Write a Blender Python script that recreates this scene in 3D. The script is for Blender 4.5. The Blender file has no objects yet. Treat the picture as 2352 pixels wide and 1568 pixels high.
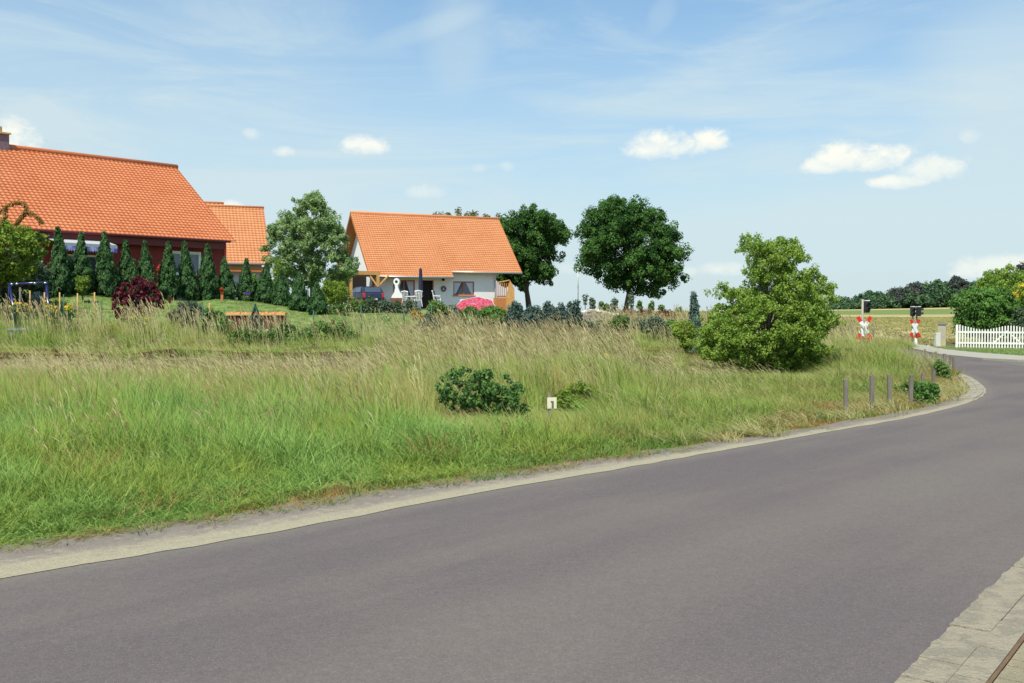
import bpy, math, random
import numpy as np
from mathutils import Vector, Matrix
random.seed(7); RNG = np.random.default_rng(7)
sc = bpy.context.scene
COL = sc.collection
R = math.radians

# ------------------------------------------------------------------ camera
F = 2286.0; CX = 1175.5; CY = 784.0; HZ = 715.0; CH = 1.65
TILT = math.atan((CY-HZ)/F)
cam_d = bpy.data.cameras.new("camera"); cam = bpy.data.objects.new("camera", cam_d); COL.objects.link(cam)
cam_d.sensor_width = 36; cam_d.lens = 36*F/2351.0
cam_d.clip_start = 0.1; cam_d.clip_end = 8000
cam.location = (0, 0, CH); cam.rotation_euler = (R(90)-TILT, 0, 0)
sc.camera = cam
sc.render.engine = 'CYCLES'
sc.cycles.max_bounces = 6; sc.cycles.diffuse_bounces = 3; sc.cycles.transmission_bounces = 4
sc.cycles.transparent_max_bounces = 6
sc.view_settings.view_transform = 'Standard'; sc.view_settings.look = 'None'
sc.view_settings.gamma = 1.0; sc.view_settings.use_curve_mapping = False
sc.view_settings.exposure = 0.12

# ------------------------------------------------------------------ sun
SUN_EL = 58.0; SUN_AZ = 203.0          # azimuth from +Y, clockwise seen from above
sd = bpy.data.lights.new("sun", 'SUN'); sun = bpy.data.objects.new("sun", sd); COL.objects.link(sun)
sd.energy = 4.9; sd.angle = R(0.53); sd.color = (1.0, 0.94, 0.82)
tosun = Vector((math.sin(R(SUN_AZ))*math.cos(R(SUN_EL)), math.cos(R(SUN_AZ))*math.cos(R(SUN_EL)), math.sin(R(SUN_EL))))
sun.rotation_euler = tosun.to_track_quat('Z', 'Y').to_euler(); sun.location = (0, 0, 50)

# ------------------------------------------------------------------ node helper
class NT:
    def __init__(s, tree): s.t = tree; tree.nodes.clear()
    def n(s, typ, ins=None, **kw):
        nd = s.t.nodes.new(typ)
        for k, v in kw.items(): setattr(nd, k, v)
        if ins:
            for k, v in ins.items():
                sock = nd.inputs[k]
                if isinstance(v, bpy.types.NodeSocket): s.t.links.new(v, sock)
                else: sock.default_value = v
        return nd
    def m(s, op, a, b=0.0, c=0.0, clamp=False):
        nd = s.t.nodes.new('ShaderNodeMath'); nd.operation = op; nd.use_clamp = clamp
        for i, v in enumerate((a, b, c)):
            if isinstance(v, bpy.types.NodeSocket): s.t.links.new(v, nd.inputs[i])
            else: nd.inputs[i].default_value = v
        return nd.outputs[0]
    def mix(s, f, a, b, mode='MIX'):
        nd = s.t.nodes.new('ShaderNodeMixRGB'); nd.blend_type = mode
        for i, v in enumerate((f, a, b)):
            if isinstance(v, bpy.types.NodeSocket): s.t.links.new(v, nd.inputs[i])
            else: nd.inputs[i].default_value = v if i == 0 else (*v, 1) if len(v) == 3 else v
        return nd.outputs[0]
    def noise(s, vec, scale, detail=4, rough=.5, dist=0.0, typ='FBM'):
        nd = s.n('ShaderNodeTexNoise', {'Scale': scale, 'Detail': detail, 'Roughness': rough, 'Distortion': dist})
        if vec is not None: s.t.links.new(vec, nd.inputs['Vector'])
        return nd.outputs['Fac']
    def sstep(s, x, lo, hi):
        nd = s.n('ShaderNodeMapRange', {'Value': x, 'From Min': lo, 'From Max': hi, 'To Min': 0.0, 'To Max': 1.0})
        nd.interpolation_type = 'SMOOTHSTEP'
        return nd.outputs[0]

# ------------------------------------------------------------------ world: sky, thin cirrus, small cumulus
world = bpy.data.worlds.new("World"); sc.world = world; world.use_nodes = True
W = NT(world.node_tree)
sky = W.n('ShaderNodeTexSky', sky_type='NISHITA', sun_disc=False, sun_elevation=R(SUN_EL), sun_rotation=R(SUN_AZ),
          altitude=100.0, air_density=1.0, dust_density=1.6, ozone_density=2.0).outputs[0]
geo = W.n('ShaderNodeTexCoord').outputs['Generated']
sep = W.n('ShaderNodeSeparateXYZ', {0: geo})
az = W.m('ARCTAN2', sep.outputs[0], sep.outputs[1])
el = W.m('ARCSINE', sep.outputs[2])
ang = W.n('ShaderNodeCombineXYZ', {0: az, 1: el, 2: 0.0}).outputs[0]
# cirrus veil: stretched noise
mp = W.n('ShaderNodeMapping', {'Vector': ang, 'Rotation': (0, 0, R(-12)), 'Scale': (1.0, 5.5, 1.0)}).outputs[0]
ci = W.noise(mp, 3.0, 9, .64, .9)
mp2 = W.n('ShaderNodeMapping', {'Vector': ang, 'Location': (3.1, 1.2, 0), 'Rotation': (0, 0, R(9)), 'Scale': (1.0, 3.0, 1.0)}).outputs[0]
ci2 = W.noise(mp2, 1.3, 5, .55, .3)
veil = W.m('ADD', W.m('MULTIPLY', W.sstep(ci, .40, .78), .42), W.m('MULTIPLY', W.sstep(ci2, .38, .75), .22))
def angs(u, v):
    a = (u-CX)/F; b = (CY-v)/F
    y = math.cos(TILT)+b*math.sin(TILT); z = -math.sin(TILT)+b*math.cos(TILT)
    return math.atan2(a, y), math.atan2(z, math.hypot(a, y))
def streak(u0, v0, u1, v1, wd, s):
    a0 = np.array(angs(u0, v0)); a1 = np.array(angs(u1, v1)); d = a1-a0; L = np.linalg.norm(d); d /= L; c = (a0+a1)/2
    px = W.m('SUBTRACT', az, float(c[0])); py = W.m('SUBTRACT', el, float(c[1]))
    al = W.m('ADD', W.m('MULTIPLY', px, float(d[0])), W.m('MULTIPLY', py, float(d[1])))
    ac = W.m('ADD', W.m('MULTIPLY', px, float(-d[1])), W.m('MULTIPLY', py, float(d[0])))
    al = W.m('DIVIDE', al, float(L/2)); ac = W.m('DIVIDE', ac, wd/F)
    q = W.m('ADD', W.m('MULTIPLY', al, al), W.m('MULTIPLY', ac, ac))
    q = W.m('ADD', q, W.m('MULTIPLY', W.m('SUBTRACT', ci, .5), 4.5))
    return W.m('MULTIPLY', W.sstep(q, 1.9, -.6), s)
for st in ((1060, -60, 1045, 200, 70, .22), (860, 105, 1120, 15, 22, .2), (1500, 20, 1540, 45, 40, .14), (1180, 215, 1480, 265, 20, .14),
           (1500, 190, 2000, 60, 40, .16), (2150, 330, 2500, 60, 170, .30), (1500, 700, 2500, 500, 160, .20), (500, 640, 1300, 560, 100, .12)):
    veil = W.m('ADD', veil, streak(*st))
lowhaze = W.m('MULTIPLY', W.sstep(el, .42, -.02), .76)
veil = W.m('MINIMUM', W.m('ADD', veil, W.m('ADD', lowhaze, .09)), .9)
SKYW = (7.2, 8.6, 9.0)      # thin white cloud, in the sky's own units
tint = W.mix(1.0, sky, (1.04, 1.66, 1.90), 'MULTIPLY')
skyc = W.mix(veil, tint, SKYW)
# cumulus
angq = W.n('ShaderNodeMapping', {'Vector': ang, 'Scale': (1.0, 1.35, 1.0)}).outputs[0]
dn = W.noise(angq, 15, 8, .58, .25); dn2 = W.noise(angq, 60, 6, .65, .4)
dsum = W.m('ADD', W.m('MULTIPLY', W.m('SUBTRACT', dn, .5), 1.7), W.m('MULTIPLY', W.m('SUBTRACT', dn2, .5), 1.9))
total = None; shade = None
for (u0, u1, v0, v1, s, flat) in (
    (1444, 1590, 306, 370, 1.0, 1), (1462, 1560, 288, 352, 1., 1), (1530, 1640, 296, 364, 1., 1), (1580, 1680, 294, 352, 1.0, 1),
    (1880, 2000, 325, 394, 1.0, 1), (1960, 2098, 332, 398, 1.0, 1), (1836, 1940, 362, 404, .85, 1), (2060, 2205, 355, 418, .72, 1), (2000, 2120, 400, 436, .85, 1),
    (778, 888, 310, 362, .9, 1), (628, 680, 334, 362, .62, 1), (560, 600, 295, 320, .42, 0), (-90, 66, 275, 372, 1., 1),
    (925, 1025, 424, 456, .42, 0), (2205, 2250, 298, 328, .4, 0), (2205, 2420, 585, 650, .62, 1), (1600, 1722, 600, 636, .55, 1),
    (1566, 1604, 610, 634, .42, 0), (1270, 1325, 603, 628, .3, 0), (1142, 1182, 370, 394, .3, 0), (500, 560, 462, 490, .7, 0), (1085, 1120, 374, 398, .22, 0)):
    (a0, e0) = angs((u0+u1)/2, (v0+v1)/2)
    ra = (u1-u0)/2/F*1.12; re = (v1-v0)/2/F*1.15
    px = W.m('DIVIDE', W.m('SUBTRACT', az, a0), ra); py = W.m('DIVIDE', W.m('SUBTRACT', el, e0), re)
    if flat:   # squarer underside
        py = W.m('MULTIPLY', py, W.m('ADD', 1.0, W.m('MULTIPLY', W.m('LESS_THAN', py, 0.0), .25)))
    q = W.m('ADD', W.m('MULTIPLY', px, px), W.m('MULTIPLY', py, py))
    q = W.m('SUBTRACT', W.m('SUBTRACT', 1.0, q), W.m('MULTIPLY', dsum, -1.0))
    k = W.m('MULTIPLY', W.sstep(q, -.1, 1.05 if s > .6 else 1.6), s)
    total = k if total is None else W.m('MAXIMUM', total, k)
    sh = W.m('MULTIPLY', W.sstep(W.m('ADD', py, W.m('MULTIPLY', dsum, .5)), .3, -.9), k)
    shade = sh if shade is None else W.m('MAXIMUM', shade, sh)
cloudc = W.mix(shade, (11.0, 11.0, 9.9), (8.8, 9.7, 9.6))
final = W.mix(total, skyc, cloudc)
bg = W.n('ShaderNodeBackground', {'Color': final, 'Strength': 0.085})
W.n('ShaderNodeOutputWorld', {'Surface': bg.outputs[0]})

# ------------------------------------------------------------------ pixel (2351 wide view of the site) -> point at depth Y
def P(u, v, Y):
    a = (u-CX)/F; b = (CY-v)/F
    y = math.cos(TILT)+b*math.sin(TILT); z = -math.sin(TILT)+b*math.cos(TILT)
    k = Y/y
    return Vector((a*k, Y, CH+z*k))
def X(u, Y): return P(u, HZ, Y).x
def ZV(v, Y): return P(CX, v, Y).z
def YG(v, z=0.0): return (CH-z)*F/(v-HZ)

# ------------------------------------------------------------------ terrain
TU = np.array([-100, 140, 330, 520, 730, 850, 950, 1200, 1450, 1570, 1900, 2130, 2200, 2450.])
TS = (TU-CX)/F
TY = np.array([0, 6, 22, 27, 29, 31, 34, 36, 40, 46, 52, 60, 80, 120, 200, 300, 600, 3500.])
TZ = np.array([
 # 0   6  22   27   29   31   34    36    40    46    52    60   80   120  200  300  600 3500
 [0, 0, .0, .02, .25, .28, 1.10, 1.45, 2.45, 2.60, 2.60, 2.5, 2.4, 2.3, 2.2, 2.0, -2, -4],
 [0, 0, .0, .02, .25, .28, 1.05, 1.40, 2.46, 2.50, 2.55, 2.5, 2.4, 2.3, 2.2, 2.0, -2, -4],
 [0, 0, .0, .02, .25, .28, .98, 1.25, 1.95, 2.42, 2.45, 2.4, 2.3, 2.3, 2.2, 2.0, -2, -4],
 [0, 0, .0, .02, .25, .28, .80, 1.02, 1.55, 2.19, 2.25, 2.3, 2.3, 2.2, 2.1, 1.9, -2, -4],
 [0, 0, .0, .02, .25, .28, .65, .85, 1.30, 1.72, 1.85, 1.95, 2.0, 2.0, 2.0, 1.9, -2, -4],
 [0, 0, .0, .02, .25, .28, .60, .75, 1.05, 1.45, 1.65, 1.80, 1.85, 1.9, 1.9, 1.9, -2, -4],
 [0, 0, .05, .08, .25, .28, .55, .70, .95, 1.25, 1.50, 1.70, 1.85, 1.9, 1.9, 1.9, -2, -4],
 [0, 0, .10, .12, .25, .28, .50, .60, .80, 1.00, 1.25, 1.45, 1.70, 1.8, 1.8, 1.8, -2, -4],
 [0, 0, .08, .10, .25, .28, .45, .55, .70, .90, 1.10, 1.30, 1.45, 1.5, 1.7, 1.8, -2, -4],
 [0, 0, .05, .08, .22, .25, .40, .45, .55, .65, .75, .85, 1.10, 1.3, 1.6, 1.9, -2, -4],
 [0, 0, .05, .08, .12, .15, .20, .25, .28, .30, .35, .42, .62, 1.0, 1.7, 2.0, -2, -4],
 [0, 0, .0, .0, .0, .0, .0, .0, .0, .02, .10, .22, .50, 1.0, 2.0, 2.7, -2, -4],
 [0, 0, .0, .0, .0, .0, .0, .0, .0, .0, .08, .20, .50, 1.0, 2.1, 3.2, -2, -4],
 [0, 0, .0, .0, .0, .0, .0, .0, .0, .0, .08, .20, .50, 1.0, 2.3, 3.9, -2, -4]])
LE = np.array([[-30, -17.5], [-12, -1.6], [-6.5, 2.95], [-3.13, 6.06], [-2.02, 7.08], [-.65, 8.52], [.99, 10.06], [2.1, 11.2], [3.5, 12.57], [5.12, 14.2], [6.9, 16.2], [8.3, 18.0], [9.5, 20.0], [10.45, 22.2], [11.5, 25.2], [12.5, 29], [13.5, 34], [14.9, 39], [16.6, 44], [19.2, 52], [23, 62], [30, 80]])
def edist(x, y, L=LE):
    """signed distance to a polyline: positive on its left side"""
    x = np.asarray(x, float); y = np.asarray(y, float)
    best = np.full(x.shape, 1e9); sg = np.ones(x.shape)
    for (x0, y0), (x1, y1) in zip(L[:-1], L[1:]):
        dx, dy = x1-x0, y1-y0; l2 = dx*dx+dy*dy
        t = np.clip(((x-x0)*dx+(y-y0)*dy)/l2, 0, 1)
        ex, ey = x-x0-t*dx, y-y0-t*dy
        d = np.hypot(ex, ey); c = dx*ey-dy*ex
        m = d < best-1e-9
        best = np.where(m, d, best); sg = np.where(m, np.sign(c), sg)
    return best*sg
def G(x, y):
    x = np.asarray(x, float); y = np.asarray(y, float)
    s = np.clip(x/np.maximum(y, 4.0), TS[0], TS[-1])
    i = np.clip(np.searchsorted(TS, s)-1, 0, len(TS)-2); fs = (s-TS[i])/(TS[i+1]-TS[i]); fs = fs*fs*(3-2*fs)
    yy = np.clip(y, 0, 3499); j = np.clip(np.searchsorted(TY, yy, side='right')-1, 0, len(TY)-2); fy = (yy-TY[j])/(TY[j+1]-TY[j])
    z = (TZ[i, j]*(1-fs)+TZ[i+1, j]*fs)*(1-fy)+(TZ[i, j+1]*(1-fs)+TZ[i+1, j+1]*fs)*fy
    d = edist(x, y)
    b = .05*np.sin(x*1.3+.7*y)+.04*np.sin(x*.6-y*1.1+1)+.03*np.sin(2.3*x+1.7*y)
    return z+b*np.clip((d-1.5)/3, 0, 1)*np.clip((60-y)/10, 0, 1)
def g(x, y): return float(G(np.array([x]), np.array([y]))[0])

# ------------------------------------------------------------------ mesh helpers
def tag(o, label=None, cat=None, group=None, kind=None):
    if label: o['label'] = label
    if cat: o['category'] = cat
    if group: o['group'] = group
    if kind: o['kind'] = kind
    return o
def thing(name, label, cat, loc, group=None):
    o = bpy.data.objects.new(name, None); COL.objects.link(o); o.location = loc; o.empty_display_size = .2
    return tag(o, label, cat, group)
def root_loc(o):
    while o.parent: o = o.parent
    return Vector(o.location)
def link(name, me, mat, parent=None, origin=None):
    if mat is not None:
        for mm in (mat if isinstance(mat, (list, tuple)) else [mat]): me.materials.append(mm)
    o = bpy.data.objects.new(name, me); COL.objects.link(o)
    if parent is not None: o.parent = parent
    elif origin is not None: o.location = origin
    return o
class MB:
    """collects shapes in world coordinates; build() links them as one mesh object"""
    def __init__(s): s.v = []; s.f = []; s.mi = []; s.cur = 0
    def add(s, vs, fs):
        b = len(s.v); s.v += [tuple(p) for p in vs]; s.f += [tuple(i+b for i in f) for f in fs]; s.mi += [s.cur]*len(fs); return s
    def obox(s, O, a, b, c):
        O, a, b, c = map(Vector, (O, a, b, c))
        vs = [O, O+a, O+a+b, O+b, O+c, O+a+c, O+a+b+c, O+b+c]
        fs = [(0, 3, 2, 1), (4, 5, 6, 7), (0, 1, 5, 4), (1, 2, 6, 5), (2, 3, 7, 6), (3, 0, 4, 7)]
        if a.cross(b).dot(c) < 0: fs = [f[::-1] for f in fs]
        return s.add(vs, fs)
    def box(s, c, sx, sy, sz, rz=0.0, base=True):
        c = Vector(c); M = Matrix.Rotation(rz, 3, 'Z')
        a = M @ Vector((sx, 0, 0)); b = M @ Vector((0, sy, 0)); h = Vector((0, 0, sz))
        return s.obox(c-a/2-b/2-(Vector() if base else h/2), a, b, h)
    def tube(s, pts, rad, n=8, cap=True):
        pts = [Vector(p) for p in pts]
        if not hasattr(rad, '__len__'): rad = [rad]*len(pts)
        vs = []; fs = []; prev = None
        for i, p in enumerate(pts):
            d = (pts[min(i+1, len(pts)-1)]-pts[max(i-1, 0)])
            d = d.normalized() if d.length > 1e-9 else Vector((0, 0, 1))
            ref = Vector((0, 0, 1)) if abs(d.z) < .9 else Vector((1, 0, 0))
            if prev is not None: ref = prev
            e1 = (ref-d*ref.dot(d)).normalized(); e2 = d.cross(e1); prev = e1
            for k in range(n):
                t = 2*math.pi*k/n; vs.append(p+(e1*math.cos(t)+e2*math.sin(t))*rad[i])
        for i in range(len(pts)-1):
            for k in range(n):
                a = i*n+k; b = i*n+(k+1) % n; fs.append((a, b, b+n, a+n))
        if cap: fs.append(tuple(range(n))[::-1]); fs.append(tuple((len(pts)-1)*n+k for k in range(n)))
        return s.add(vs, fs)
    def lathe(s, c, prof, n=16, axis=None):
        """prof: (radius, height) list"""
        c = Vector(c); q = Vector(axis).normalized().to_track_quat('Z', 'Y') if axis else None
        vs = []; fs = []
        for (r, h) in prof:
            for k in range(n):
                t = 2*math.pi*k/n; p = Vector((r*math.cos(t), r*math.sin(t), h)); vs.append(c+(q @ p if q else p))
        for i in range(len(prof)-1):
            for k in range(n):
                a = i*n+k; b = i*n+(k+1) % n; fs.append((a, b, b+n, a+n))
        fs.append(tuple(range(n))[::-1]); fs.append(tuple((len(prof)-1)*n+k for k in range(n)))
        return s.add(vs, fs)
    def prism(s, pts, d):
        """polygon extruded by vector d"""
        pts = [Vector(p) for p in pts]; d = Vector(d); n = len(pts)
        nrm = Vector()
        for i in range(n): nrm += pts[i].cross(pts[(i+1) % n])
        fs = [tuple(range(n))[::-1], tuple(range(n, 2*n))]+[(i, (i+1) % n, (i+1) % n+n, i+n) for i in range(n)]
        if nrm.dot(d) < 0: fs = [f[::-1] for f in fs]
        return s.add(pts+[p+d for p in pts], fs)
    def quad(s, a, b, c, d): return s.add([a, b, c, d], [(0, 1, 2, 3)])
    def build(s, name, mat, parent=None, smooth=False, origin=None):
        off = root_loc(parent) if parent is not None else (Vector(origin) if origin is not None else Vector())
        me = bpy.data.meshes.new(name)
        me.from_pydata([(p[0]-off.x, p[1]-off.y, p[2]-off.z) for p in s.v], [], s.f)
        if isinstance(mat, (list, tuple)): me.polygons.foreach_set('material_index', s.mi)
        if smooth: me.polygons.foreach_set('use_smooth', [True]*len(me.polygons))
        me.update()
        return link(name, me, mat, parent, off)
def np_mesh(name, V, Q, tone=None, smooth=False):
    """V (n,3), Q (m,k) faces of equal size; tone: per-vertex float"""
    me = bpy.data.meshes.new(name); k = Q.shape[1]
    me.vertices.add(len(V)); me.vertices.foreach_set('co', V.astype(np.float32).ravel())
    me.loops.add(Q.size); me.loops.foreach_set('vertex_index', Q.astype(np.int32).ravel())
    me.polygons.add(len(Q)); me.polygons.foreach_set('loop_start', (np.arange(len(Q))*k).astype(np.int32))
    me.polygons.foreach_set('loop_total', np.full(len(Q), k, np.int32))
    if smooth: me.polygons.foreach_set('use_smooth', np.ones(len(Q), bool))
    me.update(calc_edges=True)
    if tone is not None:
        a = me.attributes.new('tone', 'FLOAT', 'POINT'); a.data.foreach_set('value', tone.astype(np.float32))
    return me

# ------------------------------------------------------------------ materials
def simple(name, rgb, rough=.8, var=.2, scale=4.0, bump=0.0, metal=0.0, rgb2=None, spec=.4, stretch=None, bscale=None):
    m = bpy.data.materials.new(name); m.use_nodes = True; N = NT(m.node_tree)
    co = N.n('ShaderNodeNewGeometry').outputs['Position']
    if stretch: co = N.n('ShaderNodeMapping', {'Vector': co, 'Scale': stretch}).outputs[0]
    nz = N.noise(co, scale, 5, .6); nz2 = N.noise(co, scale*9, 3, .6)
    f = N.m('ADD', N.m('MULTIPLY', N.m('SUBTRACT', nz, .5), var*2.4), N.m('MULTIPLY', N.m('SUBTRACT', nz2, .5), var*1.0))
    if rgb2 is None:
        c = N.n('ShaderNodeHueSaturation', {'Color': (*rgb, 1), 'Value': N.m('ADD', 1.0, f)}).outputs[0]
    else:
        c = N.mix(N.sstep(N.m('ADD', nz, N.m('MULTIPLY', N.m('SUBTRACT', nz2, .5), .4)), .38, .62), rgb, rgb2)
        c = N.n('ShaderNodeHueSaturation', {'Color': c, 'Value': N.m('ADD', 1.0, f)}).outputs[0]
    p = N.n('ShaderNodeBsdfPrincipled', {'Base Color': c, 'Roughness': rough, 'Metallic': metal, 'Specular IOR Level': spec})
    if bump:
        b = N.n('ShaderNodeBump', {'Height': N.noise(co, bscale or scale*12, 4, .6), 'Strength': bump, 'Distance': .02})
        m.node_tree.links.new(b.outputs[0], p.inputs['Normal'])
    N.n('ShaderNodeOutputMaterial', {'Surface': p.outputs[0]})
    return m
def leafm(name, c1, c2, tr=.35, c3=None, patch=0.0, pscale=.35, gloss=.25, rough=.5, rnd=False, upn=.35):
    """leaf or blade: colour by the leaf's own 'tone', optionally patches over the ground, with light coming through"""
    m = bpy.data.materials.new(name); m.use_nodes = True; N = NT(m.node_tree)
    t = N.n('ShaderNodeAttribute', attribute_name='tone').outputs['Fac']
    if rnd:
        r = N.n('ShaderNodeObjectInfo').outputs['Random']
        t = N.m('ADD', N.m('MULTIPLY', t, .65), N.m('MULTIPLY', r, .35))
    c = N.mix(N.sstep(t, 0.05, .95), c1, c2)
    if c3 is not None:
        pos = N.n('ShaderNodeNewGeometry').outputs['Position']
        k = N.sstep(N.m('ADD', N.noise(pos, pscale, 4, .6), N.m('MULTIPLY', N.m('SUBTRACT', t, .5), .25)), .62-patch*.3, .72-patch*.1)
        c = N.mix(k, c, c3)
    d = N.n('ShaderNodeBsdfPrincipled', {'Base Color': c, 'Roughness': rough, 'Specular IOR Level': gloss})
    # thin curved blades: shade them partly as the tuft's upper side
    gn = N.n('ShaderNodeNewGeometry').outputs['Normal']
    vs_ = N.n('ShaderNodeVectorMath', {0: gn, 'Scale': 1-upn}, operation='SCALE').outputs[0]
    va_ = N.n('ShaderNodeVectorMath', {0: vs_, 1: (-.1*upn, -.35*upn, upn)}, operation='ADD').outputs[0]
    vn_ = N.n('ShaderNodeVectorMath', {0: va_}, operation='NORMALIZE').outputs[0]
    m.node_tree.links.new(vn_, d.inputs['Normal'])
    tl = N.n('ShaderNodeBsdfTranslucent', {'Color': N.mix(1.0, c, (1.15, 1.2, .75), 'MULTIPLY')})
    mx = N.n('ShaderNodeMixShader', {0: tr, 1: d.outputs[0], 2: tl.outputs[0]})
    N.n('ShaderNodeOutputMaterial', {'Surface': mx.outputs[0]})
    return m
# ------------------------------------------------------------------ ground sheets
def spline(pts, k=5):
    pts = np.array(pts, float); out = []
    for i in range(len(pts)-1):
        p0 = pts[max(i-1, 0)]; p1 = pts[i]; p2 = pts[i+1]; p3 = pts[min(i+2, len(pts)-1)]
        for t in np.linspace(0, 1, k, endpoint=False):
            out.append(.5*((2*p1)+(-p0+p2)*t+(2*p0-5*p1+4*p2-p3)*t*t+(-p0+3*p1-3*p2+p3)*t**3))
    out.append(pts[-1]); return np.array(out)
PAIR = [((-30, -17.5), (-24, -26)), ((-12, -1.6), (-8, -7.5)), ((-6.5, 2.95), (-2.6, -1.2)), ((-3.13, 6.06), (.4, 2.72)), ((-2.02, 7.08), (1.71, 4.42)),
        ((-.65, 8.52), (3.37, 6.56)), ((.99, 10.06), (5.1, 8.5)), ((2.1, 11.2), (6.3, 9.7)), ((3.5, 12.57), (7.6, 11)), ((5.12, 14.2), (9.2, 12.6)),
        ((6.9, 16.2), (11, 14.6)), ((8.3, 18), (12.8, 16.6)), ((9.5, 20), (14.4, 18.8)), ((10.45, 22.2), (15.6, 21)), ((11.5, 25.2), (16.8, 24.2)),
        ((12.2, 28.5), (17.4, 28)), ((12.5, 32), (15.9, 32.4)), ((12.9, 36), (15.7, 36)), ((13.7, 39), (16.4, 39.6)), ((14.7, 42), (17.2, 42.6))]
LEs = spline([a for a, b in PAIR]); REs = spline([b for a, b in PAIR])
LE = LEs
_ed = edist
def edist(x, y, L=None): return _ed(x, y, LEs if L is None else L)

M_ground = simple('ground_soil', (.115, .12, .045), .95, .35, .8, .6, rgb2=(.16, .125, .07), spec=.1)
M_lawn = simple('lawn_grass', (.15, .235, .065), .95, .22, 1.1, .8, rgb2=(.20, .27, .085), spec=.1, bscale=60)
def grid_axes():
    xs = np.concatenate([[-3500, -1500, -700, -400, -250, -160, -110, -80], np.arange(-60, -36, 2), np.arange(-36, 36.01, .5), np.arange(38, 61, 2), [80, 110, 160, 250, 400, 700, 1500, 3500]])
    ys = np.concatenate([[-3000, -1000, -300, -100, -50, -25], np.arange(-12, 4, 1.0), np.arange(4, 64.01, .5), np.arange(66, 110, 4), np.arange(115, 330, 15), [360, 420, 500, 600, 900, 1500, 2500, 3500]])
    return xs, ys
xs, ys = grid_axes(); GX, GY = np.meshgrid(xs, ys); GZ = G(GX, GY); GD = edist(GX, GY)
GR = _ed(GX, GY, REs)
inroad = (GD < .55) & (GR > -.45)
GZ = GZ-.07*inroad
nx, ny = len(xs), len(ys)
ii, jj = np.meshgrid(np.arange(nx-1), np.arange(ny-1)); A0 = (jj*nx+ii).ravel()
QF = np.stack([A0, A0+1, A0+nx+1, A0+nx], 1)
Vg = np.stack([GX.ravel(), GY.ravel(), GZ.ravel()], 1)
o = link('ground', np_mesh('ground', Vg, QF, smooth=True), M_ground); tag(o, kind='structure')
cxm = Vg[QF][:, :, 0].mean(1); cym = Vg[QF][:, :, 1].mean(1)
def sheet(name, mask, mat, dz):
    q = QF[mask]; u, inv = np.unique(q, return_inverse=True); v = Vg[u].copy(); v[:, 2] += dz
    o = link(name, np_mesh(name, v, inv.reshape(q.shape), smooth=True), mat); tag(o, kind='structure'); return o
su = cxm/np.maximum(cym, 4)*F+CX
lawn_mask = (cym > 34.5) & (cym < 62) & (su < 1160) & (cym > 34.5+np.clip((su-700)/120, 0, 6)) & (su > -400)
sheet('lawn', lawn_mask, M_lawn, .015)
# far crop field: rows of young plants on pale soil
mf = bpy.data.materials.new('field_crop'); mf.use_nodes = True; N = NT(mf.node_tree)
pos = N.n('ShaderNodeNewGeometry').outputs['Position']
mpn = N.n('ShaderNodeMapping', {'Vector': pos, 'Rotation': (0, 0, R(-62))}).outputs[0]
wv = N.n('ShaderNodeTexWave', {'Vector': mpn, 'Scale': .22, 'Distortion': .6, 'Detail': 2.0, 'Detail Scale': .3}).outputs['Fac']
wv2 = N.n('ShaderNodeTexWave', {'Vector': mpn, 'Scale': .035, 'Distortion': .3, 'Detail': 1.0}).outputs['Fac']
nz = N.noise(pos, .12, 5, .65); nz2 = N.noise(pos, 1.1, 4, .6)
f = N.m('ADD', N.m('MULTIPLY', wv, .35), N.m('ADD', N.m('MULTIPLY', nz, .7), N.m('MULTIPLY', nz2, .5)))
c = N.mix(N.sstep(f, .55, 1.05), (.26, .25, .085), (.50, .39, .20))
c = N.mix(N.m('MULTIPLY', N.sstep(wv2, .93, .99), .7), c, (.46, .36, .22))
sy = N.n('ShaderNodeSeparateXYZ', {0: pos}).outputs[1]
wob = N.m('ADD', sy, N.m('MULTIPLY', N.noise(pos, .03, 2), 30))
c = N.mix(N.m('MULTIPLY', N.sstep(wob, 150, 158), N.sstep(wob, 236, 226)), c, (.15, .20, .06))
c = N.mix(N.sstep(wob, 240, 250), c, (.46, .36, .15))
p = N.n('ShaderNodeBsdfPrincipled', {'Base Color': c, 'Roughness': .95, 'Specular IOR Level': .1})
N.n('ShaderNodeOutputMaterial', {'Surface': p.outputs[0]})
fm = (cym > 50) & (cym < 3400) & (su > 1480) & (np.abs(cxm) < 3400) & ~((cxm/np.maximum(cym, 4) > .40) & (cym < 54))
sheet('field', fm, mf, .03)

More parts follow.
